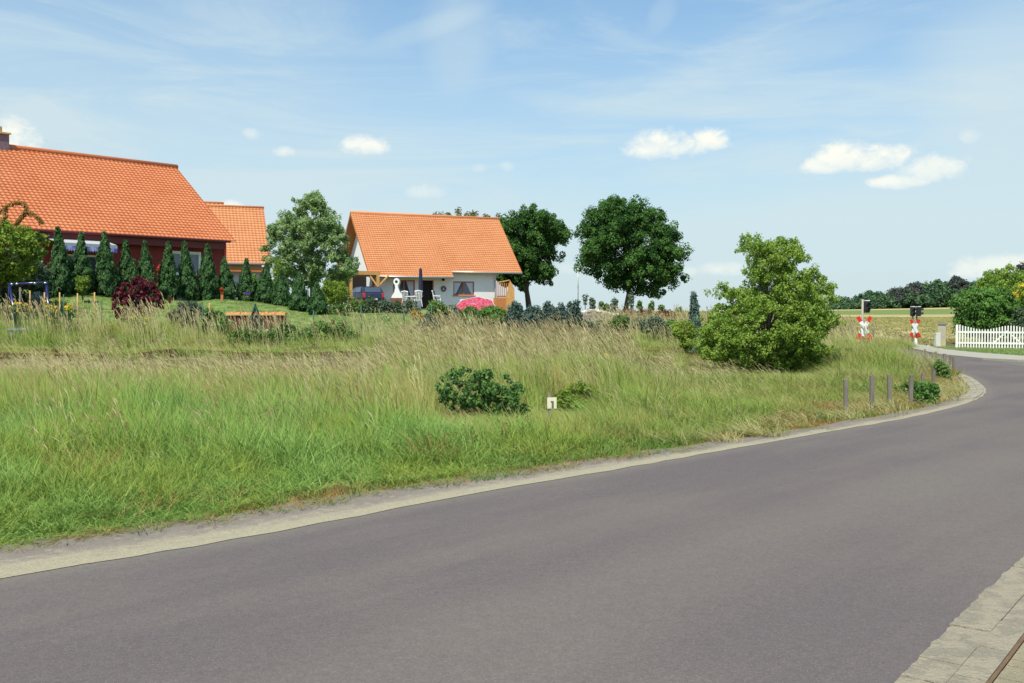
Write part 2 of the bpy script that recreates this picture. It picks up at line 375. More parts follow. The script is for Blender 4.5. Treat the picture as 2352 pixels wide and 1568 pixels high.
# road
def asphalt():
    m = bpy.data.materials.new('asphalt'); m.use_nodes = True; N = NT(m.node_tree)
    pos = N.n('ShaderNodeNewGeometry').outputs['Position']; t = N.n('ShaderNodeAttribute', attribute_name='tone').outputs['Fac']
    st = N.n('ShaderNodeMapping', {'Vector': pos, 'Rotation': (0, 0, R(47)), 'Scale': (6.5, .85, 1)}, vector_type='TEXTURE').outputs[0]
    a = N.noise(st, 1.0, 5, .6); b = N.noise(pos, .35, 4, .5); f1 = N.noise(pos, 70, 3, .8); f2 = N.noise(pos, 19, 4, .7)
    sp = N.n('ShaderNodeTexVoronoi', {'Vector': pos, 'Scale': 62.0}).outputs['Distance']
    c = N.mix(N.sstep(N.m('ADD', a, N.m('MULTIPLY', N.m('SUBTRACT', b, .5), .8)), .35, .68), (.117, .098, .096), (.138, .118, .107))
    band = N.m('MULTIPLY', N.sstep(N.m('ADD', N.m('ABSOLUTE', N.m('SUBTRACT', t, .62)), N.m('MULTIPLY', N.m('SUBTRACT', a, .5), .25)), .19, .02), .55)
    c = N.mix(band, c, (.152, .131, .114))
    edge = N.m('MULTIPLY', N.sstep(N.m('ADD', t, N.m('MULTIPLY', N.m('SUBTRACT', b, .5), .06)), .07, .0), .6)
    c = N.mix(edge, c, (.17, .152, .125))
    v = N.m('ADD', 1.0, N.m('ADD', N.m('MULTIPLY', N.m('SUBTRACT', f1, .5), .95), N.m('MULTIPLY', N.m('SUBTRACT', f2, .5), .35)))
    c = N.n('ShaderNodeHueSaturation', {'Color': c, 'Value': v}).outputs[0]
    c = N.mix(N.m('MULTIPLY', N.sstep(sp, .24, .12), .5), c, (.27, .25, .21))
    # a few small tar marks
    c = N.mix(N.m('MULTIPLY', N.sstep(N.noise(st, 5.5, 2, .5), .755, .79), .7), c, (.05, .045, .05))
    p = N.n('ShaderNodeBsdfPrincipled', {'Base Color': c, 'Roughness': .9, 'Specular IOR Level': .15})
    bm = N.n('ShaderNodeBump', {'Height': f1, 'Strength': .35, 'Distance': .006}); m.node_tree.links.new(bm.outputs[0], p.inputs['Normal'])
    N.n('ShaderNodeOutputMaterial', {'Surface': p.outputs[0]}); return m
M_asph = asphalt()
def ribbon(name, Lp, Rp, k, dz, mat, kind='structure'):
    t = np.linspace(0, 1, k+1); V = Lp[:, None, :]*(1-t)[None, :, None]+Rp[:, None, :]*t[None, :, None]
    z = G(V[..., 0], V[..., 1])+dz; V = np.concatenate([V, z[..., None]], 2); n = len(Lp)
    a = (np.arange(n-1)[:, None]*(k+1)+np.arange(k)[None, :]).ravel(); Q = np.stack([a, a+1, a+k+2, a+k+1], 1)
    me = np_mesh(name, V.reshape(-1, 3), Q, np.tile(t, n))
    o = link(name, me, mat); tag(o, kind=kind); return o
def offset(L, d):
    t = np.gradient(L, axis=0); t /= np.linalg.norm(t, axis=1)[:, None]; nrm = np.stack([-t[:, 1], t[:, 0]], 1)
    return L+nrm*(np.asarray(d)[:, None] if np.ndim(d) else d)
ribbon('road', LEs, offset(REs, -.13), 8, .02, M_asph)
from mathutils.geometry import tessellate_polygon
def slab(name, pts, z, th, mat, kind='structure'):
    mb = MB(); n = len(pts); ar = sum(pts[i][0]*pts[(i+1) % n][1]-pts[(i+1) % n][0]*pts[i][1] for i in range(n))
    if ar < 0: pts = pts[::-1]
    top = [Vector((x, y, g(x, y)+z)) for x, y in pts]
    tri = tessellate_polygon([[Vector((x, y, 0)) for x, y in pts]])
    fs = []
    for t in tri:
        a, b, c = t
        if (top[b]-top[a]).cross(top[c]-top[a]).z < 0: t = (a, c, b)
        fs.append(tuple(t))
    mb.add(top+[p-Vector((0, 0, th)) for p in top], fs+[(i, i+n, (i+1) % n+n, (i+1) % n) for i in range(n)])
    o = mb.build(name, mat); tag(o, kind=kind); return o
slab('side_street', [(15.2, 24.5), (60, 24), (60, 32.9), (16.3, 32.15), (15.2, 31)], .026, .04, M_asph)
M_pave = simple('pavement_concrete', (.36, .33, .26), .95, .2, 1.2, .3, rgb2=(.31, .29, .24))
slab('far_pavement', [(16.35, 32.2), (60, 33.0), (60, 36.6), (22, 36.0), (18.05, 35.1), (17.75, 38), (17.9, 41), (19, 46.5), (18.4, 46.8), (16.75, 41.5), (15.75, 36.6), (15.8, 33.4)], .09, .12, M_pave)
M_gv = simple('green_strip', (.15, .24, .06), .95, .2, 2.0, .6, rgb2=(.19, .26, .08))
slab('grass_strip', [(18.1, 35.15), (22, 36.05), (60, 36.7), (60, 39), (27.2, 39.2), (20, 43.5), (18.4, 44.5), (17.95, 41)], .075, .09, M_gv)

# gravel shoulder along the grass
def shoulder_mat():
    m = bpy.data.materials.new('gravel'); m.use_nodes = True; N = NT(m.node_tree)
    pos = N.n('ShaderNodeNewGeometry').outputs['Position']; t = N.n('ShaderNodeAttribute', attribute_name='tone').outputs['Fac']
    st = N.n('ShaderNodeMapping', {'Vector': pos, 'Rotation': (0, 0, R(45)), 'Scale': (2.6, .5, 1)}, vector_type='TEXTURE').outputs[0]
    a = N.noise(st, 2.2, 5, .65); f1 = N.noise(pos, 60, 4, .75); vor = N.n('ShaderNodeTexVoronoi', {'Vector': pos, 'Scale': 70.0})
    tt = N.m('ADD', t, N.m('MULTIPLY', N.m('SUBTRACT', a, .5), .9))
    tt = N.m('ADD', tt, N.m('MULTIPLY', N.m('SUBTRACT', N.noise(pos, 14, 5, .7), .5), .7))
    c = N.mix(N.sstep(tt, .12, .62), (.31, .275, .19), (.19, .162, .135))
    c = N.mix(N.sstep(tt, .86, 1.05), c, (.20, .15, .09))
    c = N.mix(N.m('MULTIPLY', N.sstep(N.noise(pos, 9, 4, .6), .56, .68), .35), c, (.33, .30, .22))
    v = N.m('ADD', 1.0, N.m('ADD', N.m('MULTIPLY', N.m('SUBTRACT', f1, .5), 1.0), N.m('MULTIPLY', N.m('SUBTRACT', vor.outputs['Distance'], .4), .35)))
    c = N.n('ShaderNodeHueSaturation', {'Color': c, 'Value': v}).outputs[0]
    p = N.n('ShaderNodeBsdfPrincipled', {'Base Color': c, 'Roughness': .95, 'Specular IOR Level': .2})
    bm = N.n('ShaderNodeBump', {'Height': f1, 'Strength': .6, 'Distance': .01}); m.node_tree.links.new(bm.outputs[0], p.inputs['Normal'])
    N.n('ShaderNodeOutputMaterial', {'Surface': p.outputs[0]}); return m
def offset(L, d):
    t = np.gradient(L, axis=0); t /= np.linalg.norm(t, axis=1)[:, None]; nrm = np.stack([-t[:, 1], t[:, 0]], 1)
    return L+nrm*(np.asarray(d)[:, None] if np.ndim(d) else d)
def shw(y): return np.interp(y, [-20, 6, 8.5, 10, 13, 18, 24], [.85, .66, .53, .38, .15, .13, .2])
wS = shw(LEs[:, 1])
ribbon('gravel_shoulder', offset(LEs, wS+.25+.05*np.sin(np.arange(len(LEs))*1.7)), offset(LEs, -.03+.015*np.sin(np.arange(len(LEs))*2.9)), 5, .012, None)
o = bpy.data.objects['gravel_shoulder']; tn = o.data.attributes['tone']
vals = np.zeros(len(tn.data), np.float32); tn.data.foreach_get('value', vals); tn.data.foreach_set('value', 1-vals)
o.data.materials.append(shoulder_mat())
bpy.data.objects['gravel_shoulder'].location.z = .012
# stone edging round the bend (rounded gutter stones)
def arclen(L): return np.concatenate([[0], np.cumsum(np.linalg.norm(np.diff(L, axis=0), axis=1))])
def at_s(L, S, s):
    return np.array([np.interp(s, S, L[:, 0]), np.interp(s, S, L[:, 1])])
M_stone = simple('kerb_stone', (.36, .31, .22), .95, .55, 7, 1.0, rgb2=(.20, .175, .13), bscale=45)
M_stone2 = simple('paving_block', (.40, .335, .205), .95, .45, 6, .9, rgb2=(.25, .215, .14), bscale=90)
M_joint = simple('joint_soil', (.16, .10, .055), .95, .4, 9, .5)
def row(L, side, d0, d1, s0, s1, ln, gap, ztop, mb, rag=0.0, jit=.004, th=.12):
    S = arclen(L); s = s0
    while s < s1:
        l = ln*random.uniform(.92, 1.08); pts = []
        a0 = d0-(random.uniform(0, rag)); a1 = d0-(random.uniform(0, rag))
        for ss, dd in ((s+gap, a0), (s+l, a1), (s+l, d1), (s+gap, d1)):
            p = at_s(L, S, ss); q = at_s(L, S, ss+.05); t = (q-p)/np.linalg.norm(q-p); nrm = np.array([-t[1], t[0]])*side; pts.append(p+nrm*dd)
        if len(pts) == 4:
            if rag > 0:   # ragged worn lip facing the asphalt
                mids = [pts[0]*(1-k)+pts[1]*k + (pts[0]-pts[3])/np.linalg.norm(pts[0]-pts[3])*random.uniform(-.5, .8)*rag for k in (.2, .4, .6, .8)]
                pts = [pts[0]]+mids+pts[1:]
            z = ztop+random.uniform(-jit, jit); b = [Vector((p[0], p[1], g(p[0], p[1])+z-th)) for p in pts]
            mb.prism(b, (0, 0, th))
        s += l+gap*.2
Sr = arclen(REs); i0 = 10; sA = Sr[12]; sB = Sr[34]
mb = MB(); row(REs, -1, .035, .22, sA, sB, .30, .003, .028, mb, rag=.014); row(REs, -1, .226, .36, sA, sB, .5, .005, .034, mb)
o = mb.build('kerb', M_stone); tag(o, kind='structure')
mb = MB()
for k in range(9): row(REs, -1, .39+k*.205, .39+k*.205+.198, sA+(k % 2)*.05, sB, .1, .005, .040, mb, jit=.002)
o = mb.build('pavement', M_stone2); tag(o, kind='structure')
def strip2(name, d0, d1, mat, dz, Lq=REs, sl=slice(10, 36)):
    ribbon(name, offset(Lq, -d0)[sl], offset(Lq, -d1)[sl], 2, dz, mat)
strip2('pavement_bed', .06, 2.3, simple('bedding_sand', (.22, .19, .13), .95, .3, 9, .5), .021)
strip2('pavement_joint', .362, .380, M_joint, .033)
Sl = arclen(LEs); mb = MB()
iA = int(np.argmin(np.abs(LEs[:, 1]-18.4))); iB = int(np.argmin(np.abs(LEs[:, 1]-30)))
for d0 in (.02, .15): row(LEs, 1, d0, d0+.12, Sl[iA], Sl[iB], .22, .012, .045, mb, rag=.01, jit=.006)
o = mb.build('edging_stones', simple('worn_stone', (.30, .27, .20), .9, .3, 3, .6)); tag(o, kind='structure')

# ------------------------------------------------------------------ railway across the meadow
def rail_y(x): return 29.6+.02*(x+16) if x < 6 else 30.04+(x-6)*.22+.045*(x-6)**2
M_ballast = simple('ballast', (.19, .13, .085), .95, .4, 8, .9, rgb2=(.25, .21, .14), bscale=60)
rx = np.arange(-34, 11.6, 1.0); cl = np.array([[x, rail_y(x)] for x in rx])
ribbon('rail_bed', offset(cl, 1.5), offset(cl, -1.5), 4, .03, M_ballast)
M_rust = simple('rusty_steel', (.13, .052, .028), .8, .3, 6, .2); M_slp = simple('sleeper_wood', (.085, .055, .038), .9, .3, 6, .4)
rt = thing('railway_track', 'rusty railway track with two rails crossing the meadow behind the tall grass', 'railway track', (0, 29.9, g(0, 29.9)))
for off in (.72, -.72):
    mb = MB(); L = offset(cl, off)
    for a, b in zip(L[:-1], L[1:]):
        z = g(*a)+.17; z2 = g(*b)+.17; d = Vector((b[0]-a[0], b[1]-a[1], z2-z)); nn = Vector((-d.y, d.x, 0)).normalized()
        o0 = Vector((a[0], a[1], z))
        mb.obox(o0-nn*.035, d, nn*.07, (0, 0, .045)); mb.obox(o0-nn*.008-Vector((0, 0, .08)), d, nn*.016, (0, 0, .08)); mb.obox(o0-nn*.065-Vector((0, 0, .1)), d, nn*.13, (0, 0, .02))
    mb.build('rail', M_rust, rt)
s = None
for i in range(60):
    x = -24+i*.62
    if x > 11: break
    y = rail_y(x); dy = rail_y(x+.1)-y
    if s is None:
        mb = MB(); mb.box((0, 29.9, g(0, 29.9)+.0), .24, 2.4, .14); s = mb.build('sleeper', M_slp, rt); o = s
    else:
        o = s.copy(); COL.objects.link(o); o.parent = rt
    o.location = (x-0, y-29.9, g(x, y)-g(0, 29.9)-.06); o.rotation_euler = (0, 0, math.atan2(dy, .1))

# ------------------------------------------------------------------ foliage generator
def poly_in(px, py, poly):
    c = np.zeros(px.shape, bool); n = len(poly)
    for i in range(n):
        x0, y0 = poly[i]; x1, y1 = poly[(i+1) % n]
        if y0 == y1: continue
        c ^= ((y0 > py) != (y1 > py)) & (px < (x1-x0)*(py-y0)/(y1-y0)+x0)
    return c
def leaves(C, Rr, nper, size, aspect=1.6, up=.35, jit=.6, shell=.5, flat=1.0, tone_jit=.5, droop=0.0):
    """leaf quads around clump centres C (n,3) radii Rr"""
    n = len(C); tot = n*nper
    d = RNG.normal(size=(tot, 3)); d /= np.linalg.norm(d, axis=1)[:, None]
    r = np.repeat(Rr, nper)*(shell+(1-shell)*RNG.random(tot)**.6)*np.where(RNG.random(tot) < .12, 1.35, 1)
    ctr = np.repeat(C, nper, 0)+d*r[:, None]*np.array([1, 1, flat])
    nr = d+np.array([0, 0, up])+RNG.normal(size=(tot, 3))*jit; nr /= np.linalg.norm(nr, axis=1)[:, None]
    a = RNG.normal(size=(tot, 3))+np.array([0, 0, -droop]); a -= nr*(a*nr).sum(1)[:, None]; a /= np.linalg.norm(a, axis=1)[:, None]; b = np.cross(nr, a)
    sz = size*RNG.uniform(.6, 1.3, tot)[:, None]
    V = np.stack([ctr-a*sz*aspect*.5, ctr+b*sz*.5-a*sz*.05, ctr+a*sz*aspect*.5, ctr-b*sz*.5-a*sz*.05], 1)
    tc = np.repeat(RNG.random(n), nper)*(1-tone_jit)+RNG.random(tot)*tone_jit
    return V.reshape(-1, 3), np.repeat(tc, 4)
def leaf_obj(name, V, T, mat, parent=None, origin=None):
    off = np.array(root_loc(parent) if parent is not None else (origin if origin is not None else (0, 0, 0)))
    Q = np.arange(len(V)).reshape(-1, 4)
    return link(name, np_mesh(name, V-off, Q, T), mat, parent, Vector(off))
def sample_outline(poly, D, n, Rdepth, shellb=.5, minb=0.0):
    poly = np.array([list(P(u, v, D).xz) for u, v in poly]); lo = poly.min(0); hi = poly.max(0)
    q = lo+(hi-lo)*RNG.random((n*6+200, 2)); q = q[poly_in(q[:, 0], q[:, 1], poly)][:n]
    m = np.full(len(q), 1e9)
    for i in range(len(poly)):
        a = poly[i]; b = poly[(i+1) % len(poly)]; l2 = max(((b-a)**2).sum(), 1e-9)
        t = np.clip(((q-a)@(b-a))/l2, 0, 1); m = np.minimum(m, np.hypot(*(q-a-t[:, None]*(b-a)).T))
    Rw = (hi-lo).min()/2; mm = np.clip(m, 0, Rw); hd = Rdepth*np.sqrt(np.maximum(mm*(2*Rw-mm), 0))/Rw
    sg = np.where(RNG.random(len(q)) < .56, -1, 1); k = RNG.random(len(q))**shellb
    y = D+sg*k*hd
    pts = np.stack([q[:, 0], y, q[:, 1]], 1)[m > minb]
    return pts
M_bark = simple('bark', (.10, .08, .06), .95, .35, 5, .6, stretch=(1, 1, .2))
M_bark2 = simple('grey_bark', (.19, .17, .14), .95, .35, 5, .6, stretch=(1, 1, .2))
def limbs(mb, base, pts, r0, k, top=.75, spread=(.25, .85)):
    """trunk from base towards the crown's middle, k limbs to clump centres"""
    base = Vector(base); c = Vector(pts.mean(0)); zt = pts[:, 2].max(); H = (zt-base.z)
    ax = [base-Vector((0, 0, .15)), base.lerp(Vector((c.x, c.y, base.z+H*.3)), .5)+Vector((random.uniform(-.02, .02)*H, 0, 0)),
          Vector((c.x+random.uniform(-.03, .03)*H, c.y, base.z+H*.45)), Vector((c.x+random.uniform(-.05, .05)*H, c.y, base.z+H*top))]
    ax[1].z = base.z+H*.2
    mb.tube(ax, [r0*1.25, r0*.85, r0*.6, r0*.12], 8)
    def on(t):
        t = t*3; i = min(int(t), 2); return ax[i].lerp(ax[i+1], t-i)
    ids = RNG.choice(len(pts), min(k, len(pts)), replace=False)
    for i in ids:
        e = Vector(pts[i]); f = spread[0]+(spread[1]-spread[0])*max(0, min(1, (e.z-base.z)/H-.1)); s_ = on(f*.95)
        m_ = s_.lerp(e, .5)+Vector((random.uniform(-.04, .04)*H, random.uniform(-.04, .04)*H, random.uniform(-.02, .03)*H))
        rr = r0*(.42-.25*f); mb.tube([s_, m_, e], [rr, rr*.55, rr*.12], 5, cap=False)
def tree(name, label, cat, poly, D, base_uv, mat, n=220, clus=None, Rd=None, cr=.4, nper=90, leaf=.09, r0=.16, k=30, bark=None, group=None, up=.35, aspect=1.5, shell=.45, base_z=None, top=.75, ground=None, jit=.6, spread=(.25, .85), sb=.5, flat=1.0, tj=.5, minb=None):
    Pw = [P(u, v, D) for u, v in poly]; w = max(p.x for p in Pw)-min(p.x for p in Pw)
    Rd = Rd or w*.46
    bx = X(base_uv[0], D); bz = g(bx, D) if base_z is None else base_z
    root = thing(name, label, cat, (bx, D, bz), group)
    C = sample_outline(poly, D, n, Rd, sb, cr*.35 if minb is None else minb)
    if clus:   # boughs: each first-level point carries several clumps, leaving gaps between boughs
        per, spr = clus; K = np.repeat(C, per, 0); off = RNG.normal(size=K.shape)*spr*np.array([1, 1, .62]); off[:, 2] -= np.abs(off[:, 0])*.25; C = K+off
    C = C[C[:, 2] > bz+.02]
    mb = MB(); limbs(mb, (bx, D, bz), C, r0, k, top, spread); mb.build('trunk' if r0 > .06 else 'stem', bark or M_bark, root, True)
    V, T = leaves(C, cr*RNG.uniform(.6, 1.25, len(C)), nper, leaf, aspect, up, jit, shell, flat, tj)
    leaf_obj('crown' if r0 > .06 else 'foliage', V, T, mat, root)
    return root
def Zc(i, pts):
    sx, ox, oy = {1: (.3139, 0, 276.9), 2: (.2747, 430.7, 400), 3: (.2354, 738.4, 430.7), 4: (.2747, 1169, 400), 5: (.2550, 1538.3, 492.2), 6: (.2747, 1876.7, 553.8), 7: (.15697, 0, 553.8), 8: (.15697, 307.7, 523)}[i]
    return [(ox+sx*a, oy+sx*b) for a, b in pts]
def ell(u0, u1, v0, v1, wob=.12, n=14, flatb=True):
    out = []; ph = random.random()*6
    for i in range(n):
        t = 2*math.pi*i/n; k = 1+wob*math.sin(3*t+ph)+wob*.7*random.uniform(-1, 1)
        cx, cy = (u0+u1)/2, (v0+v1)/2; a, b = (u1-u0)/2, (v1-v0)/2
        y = math.sin(t)*b*k
        if flatb and y > 0: y = min(y*1.25, b)
        out.append((cx+math.cos(t)*a*k, cy+y))
    return out
# ------------------------------------------------------------------ houses
def tile_mat(name, c1, c2, grime=(.30, .12, .06)):
    m = bpy.data.materials.new(name); m.use_nodes = True; N = NT(m.node_tree)
    pos = N.n('ShaderNodeNewGeometry').outputs['Position']; t = N.n('ShaderNodeAttribute', attribute_name='tone').outputs['Fac']
    c = N.mix(N.sstep(N.m('ADD', N.m('MULTIPLY', t, .25), N.m('MULTIPLY', N.noise(pos, .5, 5, .65), 1.0)), .3, .9), c1, c2)
    c = N.mix(N.m('MULTIPLY', N.sstep(N.noise(pos, 7, 5, .7), .55, .75), .25), c, grime)
    p = N.n('ShaderNodeBsdfPrincipled', {'Base Color': c, 'Roughness': .62, 'Specular IOR Level': .35})
    N.n('ShaderNodeOutputMaterial', {'Surface': p.outputs[0]}); return m
def tiled(O, d, s, L, S, tw, th, amp, step, ax=8, phase=.0):
    """corrugated tile field: origin O at the ridge, d along the ridge, s down the slope (unit vectors)"""
    O, d, s = Vector(O), Vector(d), Vector(s); nrm = d.cross(s).normalized()
    if nrm.z < 0: nrm = -nrm
    nc = max(1, int(round(L/tw))); tw = L/nc; nr = max(1, int(round(S/th))); th = S/nr
    V = []; T = []; Q = []
    prof = [0, .25, .7, 1.0, .8, .35, .08, 0.0] if ax == 8 else [0, .6, 1., .3]
    W_ = nc*len(prof)+1
    dv, sv, nv = np.array(d), np.array(s), np.array(nrm); Ov = np.array(O)
    a = np.arange(W_); off = np.array([prof[i % len(prof)] for i in a])*amp; xa = a/len(prof)*tw
    tn = RNG.random((nr, nc+1)); base = 0
    for r in range(nr):
        for k, (sd_, h) in enumerate(((r*th, 0.0), ((r+1)*th+.015, step))):
            V.append(Ov+dv*xa[:, None]+sv*sd_+nv*(off+h)[:, None]+nv*.0); T.append(tn[r, np.minimum(a//len(prof), nc)])
        i = base+np.arange(W_-1); Q.append(np.stack([i, i+1, i+W_+1, i+W_], 1)); base += 2*W_
        V.append(V[-1]-nv*(step+.012)); T.append(T[-1]); i = base-W_+np.arange(W_-1); Q.append(np.stack([i, i+1, i+W_+1, i+W_], 1)); base += W_
    return np.concatenate(V), np.concatenate(T), np.concatenate(Q)
def fixn(V, Q, up):
    a, b, c = V[Q[0, 0]], V[Q[0, 1]], V[Q[0, 2]]
    return Q if np.dot(np.cross(b-a, c-a), up) > 0 else Q[:, ::-1]
def roof_field(name, mat, root, O, d, s, L, S, tw=.3, th=.34, amp=.035, step=.03, lift=.0):
    V, T, Q = tiled(O, d, s, L, S, tw, th, amp, step); n = Vector(d).cross(Vector(s)); n = n if n.z > 0 else -n
    V = V+np.array(n)*lift; Q = fixn(V, Q, np.array(n))
    return link(name, np_mesh(name, V-np.array(root_loc(root)), Q, T), mat, root)
def wall_open(O, r, L, H, th, nin, openings):
    """wall panel with real openings [(t0,t1,z0,z1)] relative to its foot"""
    mb = MB(); r = Vector(r); up = Vector((0, 0, 1)); nin = Vector(nin); O = Vector(O)
    ts = sorted({0, L}|{o[0] for o in openings}|{o[1] for o in openings}); zs = sorted({0, H}|{o[2] for o in openings}|{o[3] for o in openings})
    for a, b in zip(ts[:-1], ts[1:]):
        z0 = None
        for c_, d_ in zip(zs[:-1], zs[1:]):
            hole = any(o[0] <= (a+b)/2 <= o[1] and o[2] <= (c_+d_)/2 <= o[3] for o in openings)
            if hole:
                if z0 is not None: mb.obox(O+r*a+up*z0, r*(b-a), nin*th, up*(c_-z0)); z0 = None
            elif z0 is None: z0 = c_
        if z0 is not None: mb.obox(O+r*a+up*z0, r*(b-a), nin*th, up*(H-z0))
    return mb
M_white = simple('white_render', (.82, .82, .79), .9, .06, 1.5, .2)
M_tileA = tile_mat('tiles_red', (.59, .17, .062), (.68, .225, .09))
M_tileB = tile_mat('tiles_orange', (.61, .225, .088), (.69, .28, .115))
M_ridge = simple('ridge_tile', (.55, .17, .07), .7, .2, 3)
M_wood = simple('stained_wood', (.42, .16, .045), .7, .25, 3, .3, stretch=(1, 1, .3))
M_wood2 = simple('honey_wood', (.52, .28, .09), .7, .25, 3, .3)
M_brown = simple('brown_frame', (.38, .13, .05), .5, .2, 3)
M_red = simple('red_boarding', (.24, .026, .024), .7, .25, 2, .4, stretch=(6, 6, .4))
M_gutter = simple('zinc', (.48, .47, .45), .45, .12, 2, metal=.5)
M_dkred = simple('dark_red_fascia', (.15, .026, .026), .6, .15, 3)
M_wh = simple('white_paint', (.80, .80, .77), .5, .06, 3)
M_glass = bpy.data.materials.new('window_glass'); M_glass.use_nodes = True
N = NT(M_glass.node_tree); N.n('ShaderNodeOutputMaterial', {'Surface': N.n('ShaderNodeBsdfPrincipled', {'Base Color': (.07, .09, .13, 1), 'Roughness': .06, 'Specular IOR Level': .9, 'Metallic': .25}).outputs[0]})
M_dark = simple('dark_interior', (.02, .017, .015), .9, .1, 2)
M_curtain = simple('net_curtain', (.55, .58, .66), .9, .2, 9, stretch=(8, 8, .5))
def window(root, O, r, n, w, h, frame, fw=.07, mull=1, curtain=True, name='window', depth=.1, dark=False):
    """window centred in its opening; O lower left corner on the wall face; n outward"""
    O, r, n = Vector(O), Vector(r), Vector(n); up = Vector((0, 0, 1)); mb = MB(); I = O-n*depth
    mb.obox(I, r*w, n*.06, up*fw); mb.obox(I+up*(h-fw), r*w, n*.06, up*fw)
    mb.obox(I+up*fw, r*fw, n*.06, up*(h-2*fw)); mb.obox(I+r*(w-fw)+up*fw, r*fw, n*.06, up*(h-2*fw))
    for k in range(mull): mb.obox(I+r*(w*(k+1)/(mull+1)-fw*.6)+up*fw, r*fw*1.2, n*.055, up*(h-2*fw))
    f = mb.build(name, frame, root)
    mb = MB(); mb.obox(I+r*fw+up*fw+n*.01, r*(w-2*fw), n*.01, up*(h-2*fw)); mb.build('pane', M_dark if dark else M_glass, f)
    return f
def solve_t(u, W0, r):   # where the wall through W0 along r meets image column u
    a = (u-CX)/F/(math.cos(TILT)); return (a*W0.y-W0.x)/(r.x-a*r.y)

# ---- centre house, white with orange tiles
bz = 1.85
r = Vector((.9, .436, 0)).normalized(); n = Vector((r.y, -r.x, 0)); up = Vector((0, 0, 1))
RL = P(805, 487, 80.0); RL.z += .0; zr = RL.z; k = 1.048; Lr = 13.05
h1 = thing('white_house', 'white rendered house with orange tiled roof beside the slim bluish birch and two round trees', 'house', (RL.x, RL.y, bz))
def sl(run): return RL.z-k*run
W0 = RL+n*4.05; W0.z = bz
tR = solve_t(1139, W0, r); t0 = .85
def zAt(u, v):
    t = solve_t(u, W0, r); q = W0+r*t; return P(u, v, q.y).z-bz
ops = []
tw = lambda u: solve_t(u, W0, r)-t0
win = [(903, 953, 641, 692, M_brown, 1), (1041, 1089, 646, 678, M_brown, 1)]
for (ua, ub, va, vb, fm_, ml) in win: ops.append((tw(ua), tw(ub), zAt((ua+ub)/2, vb), zAt((ua+ub)/2, va)))
ops.append((tw(966), tw(996), 0.02, zAt(980, 643)))
ops = [(a, b, max(c_, .02), min(d_, 2.25)) for a, b, c_, d_ in ops]
WO = W0+r*t0
wl = wall_open(WO, r, tR-t0, 3.3, .3, -n, ops)
# gables and back wall
for tt in (t0, tR-.3):
    pts = [RL+r*tt+n*3.75, RL+r*tt-n*4.05]; 
    poly = [Vector((pts[0].x, pts[0].y, bz)), Vector((pts[1].x, pts[1].y, bz)), Vector((pts[1].x, pts[1].y, sl(4.05)-.3)), Vector((RL.x+r.x*tt, RL.y+r.y*tt, RL.z-.3)), Vector((pts[0].x, pts[0].y, sl(3.75)-.3))]
    wl.prism(poly, r*.3)
q = RL-n*4.05+r*(t0+.3); wl.obox((q.x, q.y, bz), r*(tR-t0-.6), n*.3, up*3.2)
wl.build('wall', M_white, h1)
for (ua, ub, va, vb, fm_, ml), op in zip(win, ops):
    f = window(h1, WO+r*op[0]+up*op[2], r, n, op[1]-op[0], op[3]-op[2], fm_, .09, ml)
    w_ = op[1]-op[0]; h_ = op[3]-op[2]; I = WO+r*op[0]+up*op[2]-n*.07
    for sg in (1, -1):
        x0 = I+r*(.1 if sg > 0 else w_-.1); b = (w_/2-.2)*sg; mb = MB()
        mb.prism([x0+up*(h_-.1), x0+r*(b*.85)+up*(h_-.1), x0+r*(b*.2)+up*.12, x0+up*.12], n*.006); mb.build('curtain', M_curtain, f)
    mb = MB(); mb.obox(WO+r*(op[0]-.08)+up*(op[2]-.06), r*(w_+.16), n*.1, up*.05); mb.build('window_sill', M_wood, f)
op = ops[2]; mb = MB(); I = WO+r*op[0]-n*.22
mb.obox(I+up*.02, r*(op[1]-op[0]), n*.04, up*(op[3]-.02)); dr = mb.build('doorway', M_dark, h1)  # near-black slab stands for the unlit room behind the opening
mb = MB(); mb.obox(I+n*.1+up*.02, r*.07, n*.06, up*(op[3]-.02)); mb.obox(I+n*.1+r*(op[1]-op[0]-.07)+up*.02, r*.07, n*.06, up*(op[3]-.02)); mb.build('door_frame', M_brown, dr)
# gable slit window
q = RL+r*(t0-.02)+n*1.9; mb = MB(); mb.obox(Vector((q.x, q.y, 6.0)), n*.35, -r*.04, up*1.1); mb.build('window', M_brown, h1)
# roof: two front tile fields (the right one ends higher), back field, soffit boards
sdir = (n-up*k).normalized(); m5 = math.sqrt(1+k*k); tsp = None
Wq = RL+n*5.0; tsp = solve_t(1042, Wq, r)
roof_field('roof', M_tileB, h1, RL, r, sdir, tsp, 5.0*m5, tw=.21, th=.23, amp=.02, step=.026)
rf2 = roof_field('roof', M_tileB, h1, RL+r*tsp, r, sdir, Lr-tsp, 4.56*m5, tw=.21, th=.23, amp=.02, step=.026)
sb_ = (-n-up*k).normalized(); roof_field('roof', M_tileB, h1, RL, r, sb_, Lr, 4.8*m5)
mb = MB(); dn_ = n.cross(r); nf = (n*k+up).normalized(); nb = (-n*k+up).normalized()
mb.obox(RL-nf*.19+r*.03, r*(tsp-.03), sdir*(4.95*m5), nf*.15); mb.obox(RL-nf*.19+r*tsp, r*(Lr-tsp-.03), sdir*(4.51*m5), nf*.15)
mb.obox(RL-nb*.2+r*.03, r*(Lr-.06), sb_*(4.75*m5), nb*.15); mb.build('soffit', M_wood, h1)
for sd_, nn_, ll in ((sdir, nf, 5.0), (sb_, nb, 4.8)): mb = MB(); mb.obox(RL-nn_*.2-r*.03, r*.055, sd_*(ll*m5), nn_*.2); mb.build('bargeboard', M_wood, h1)
mb = MB(); mb.obox(RL-nf*.2+r*(Lr-.02), r*.055, sdir*(4.56*m5), nf*.2); mb.build('bargeboard', M_wood, h1)
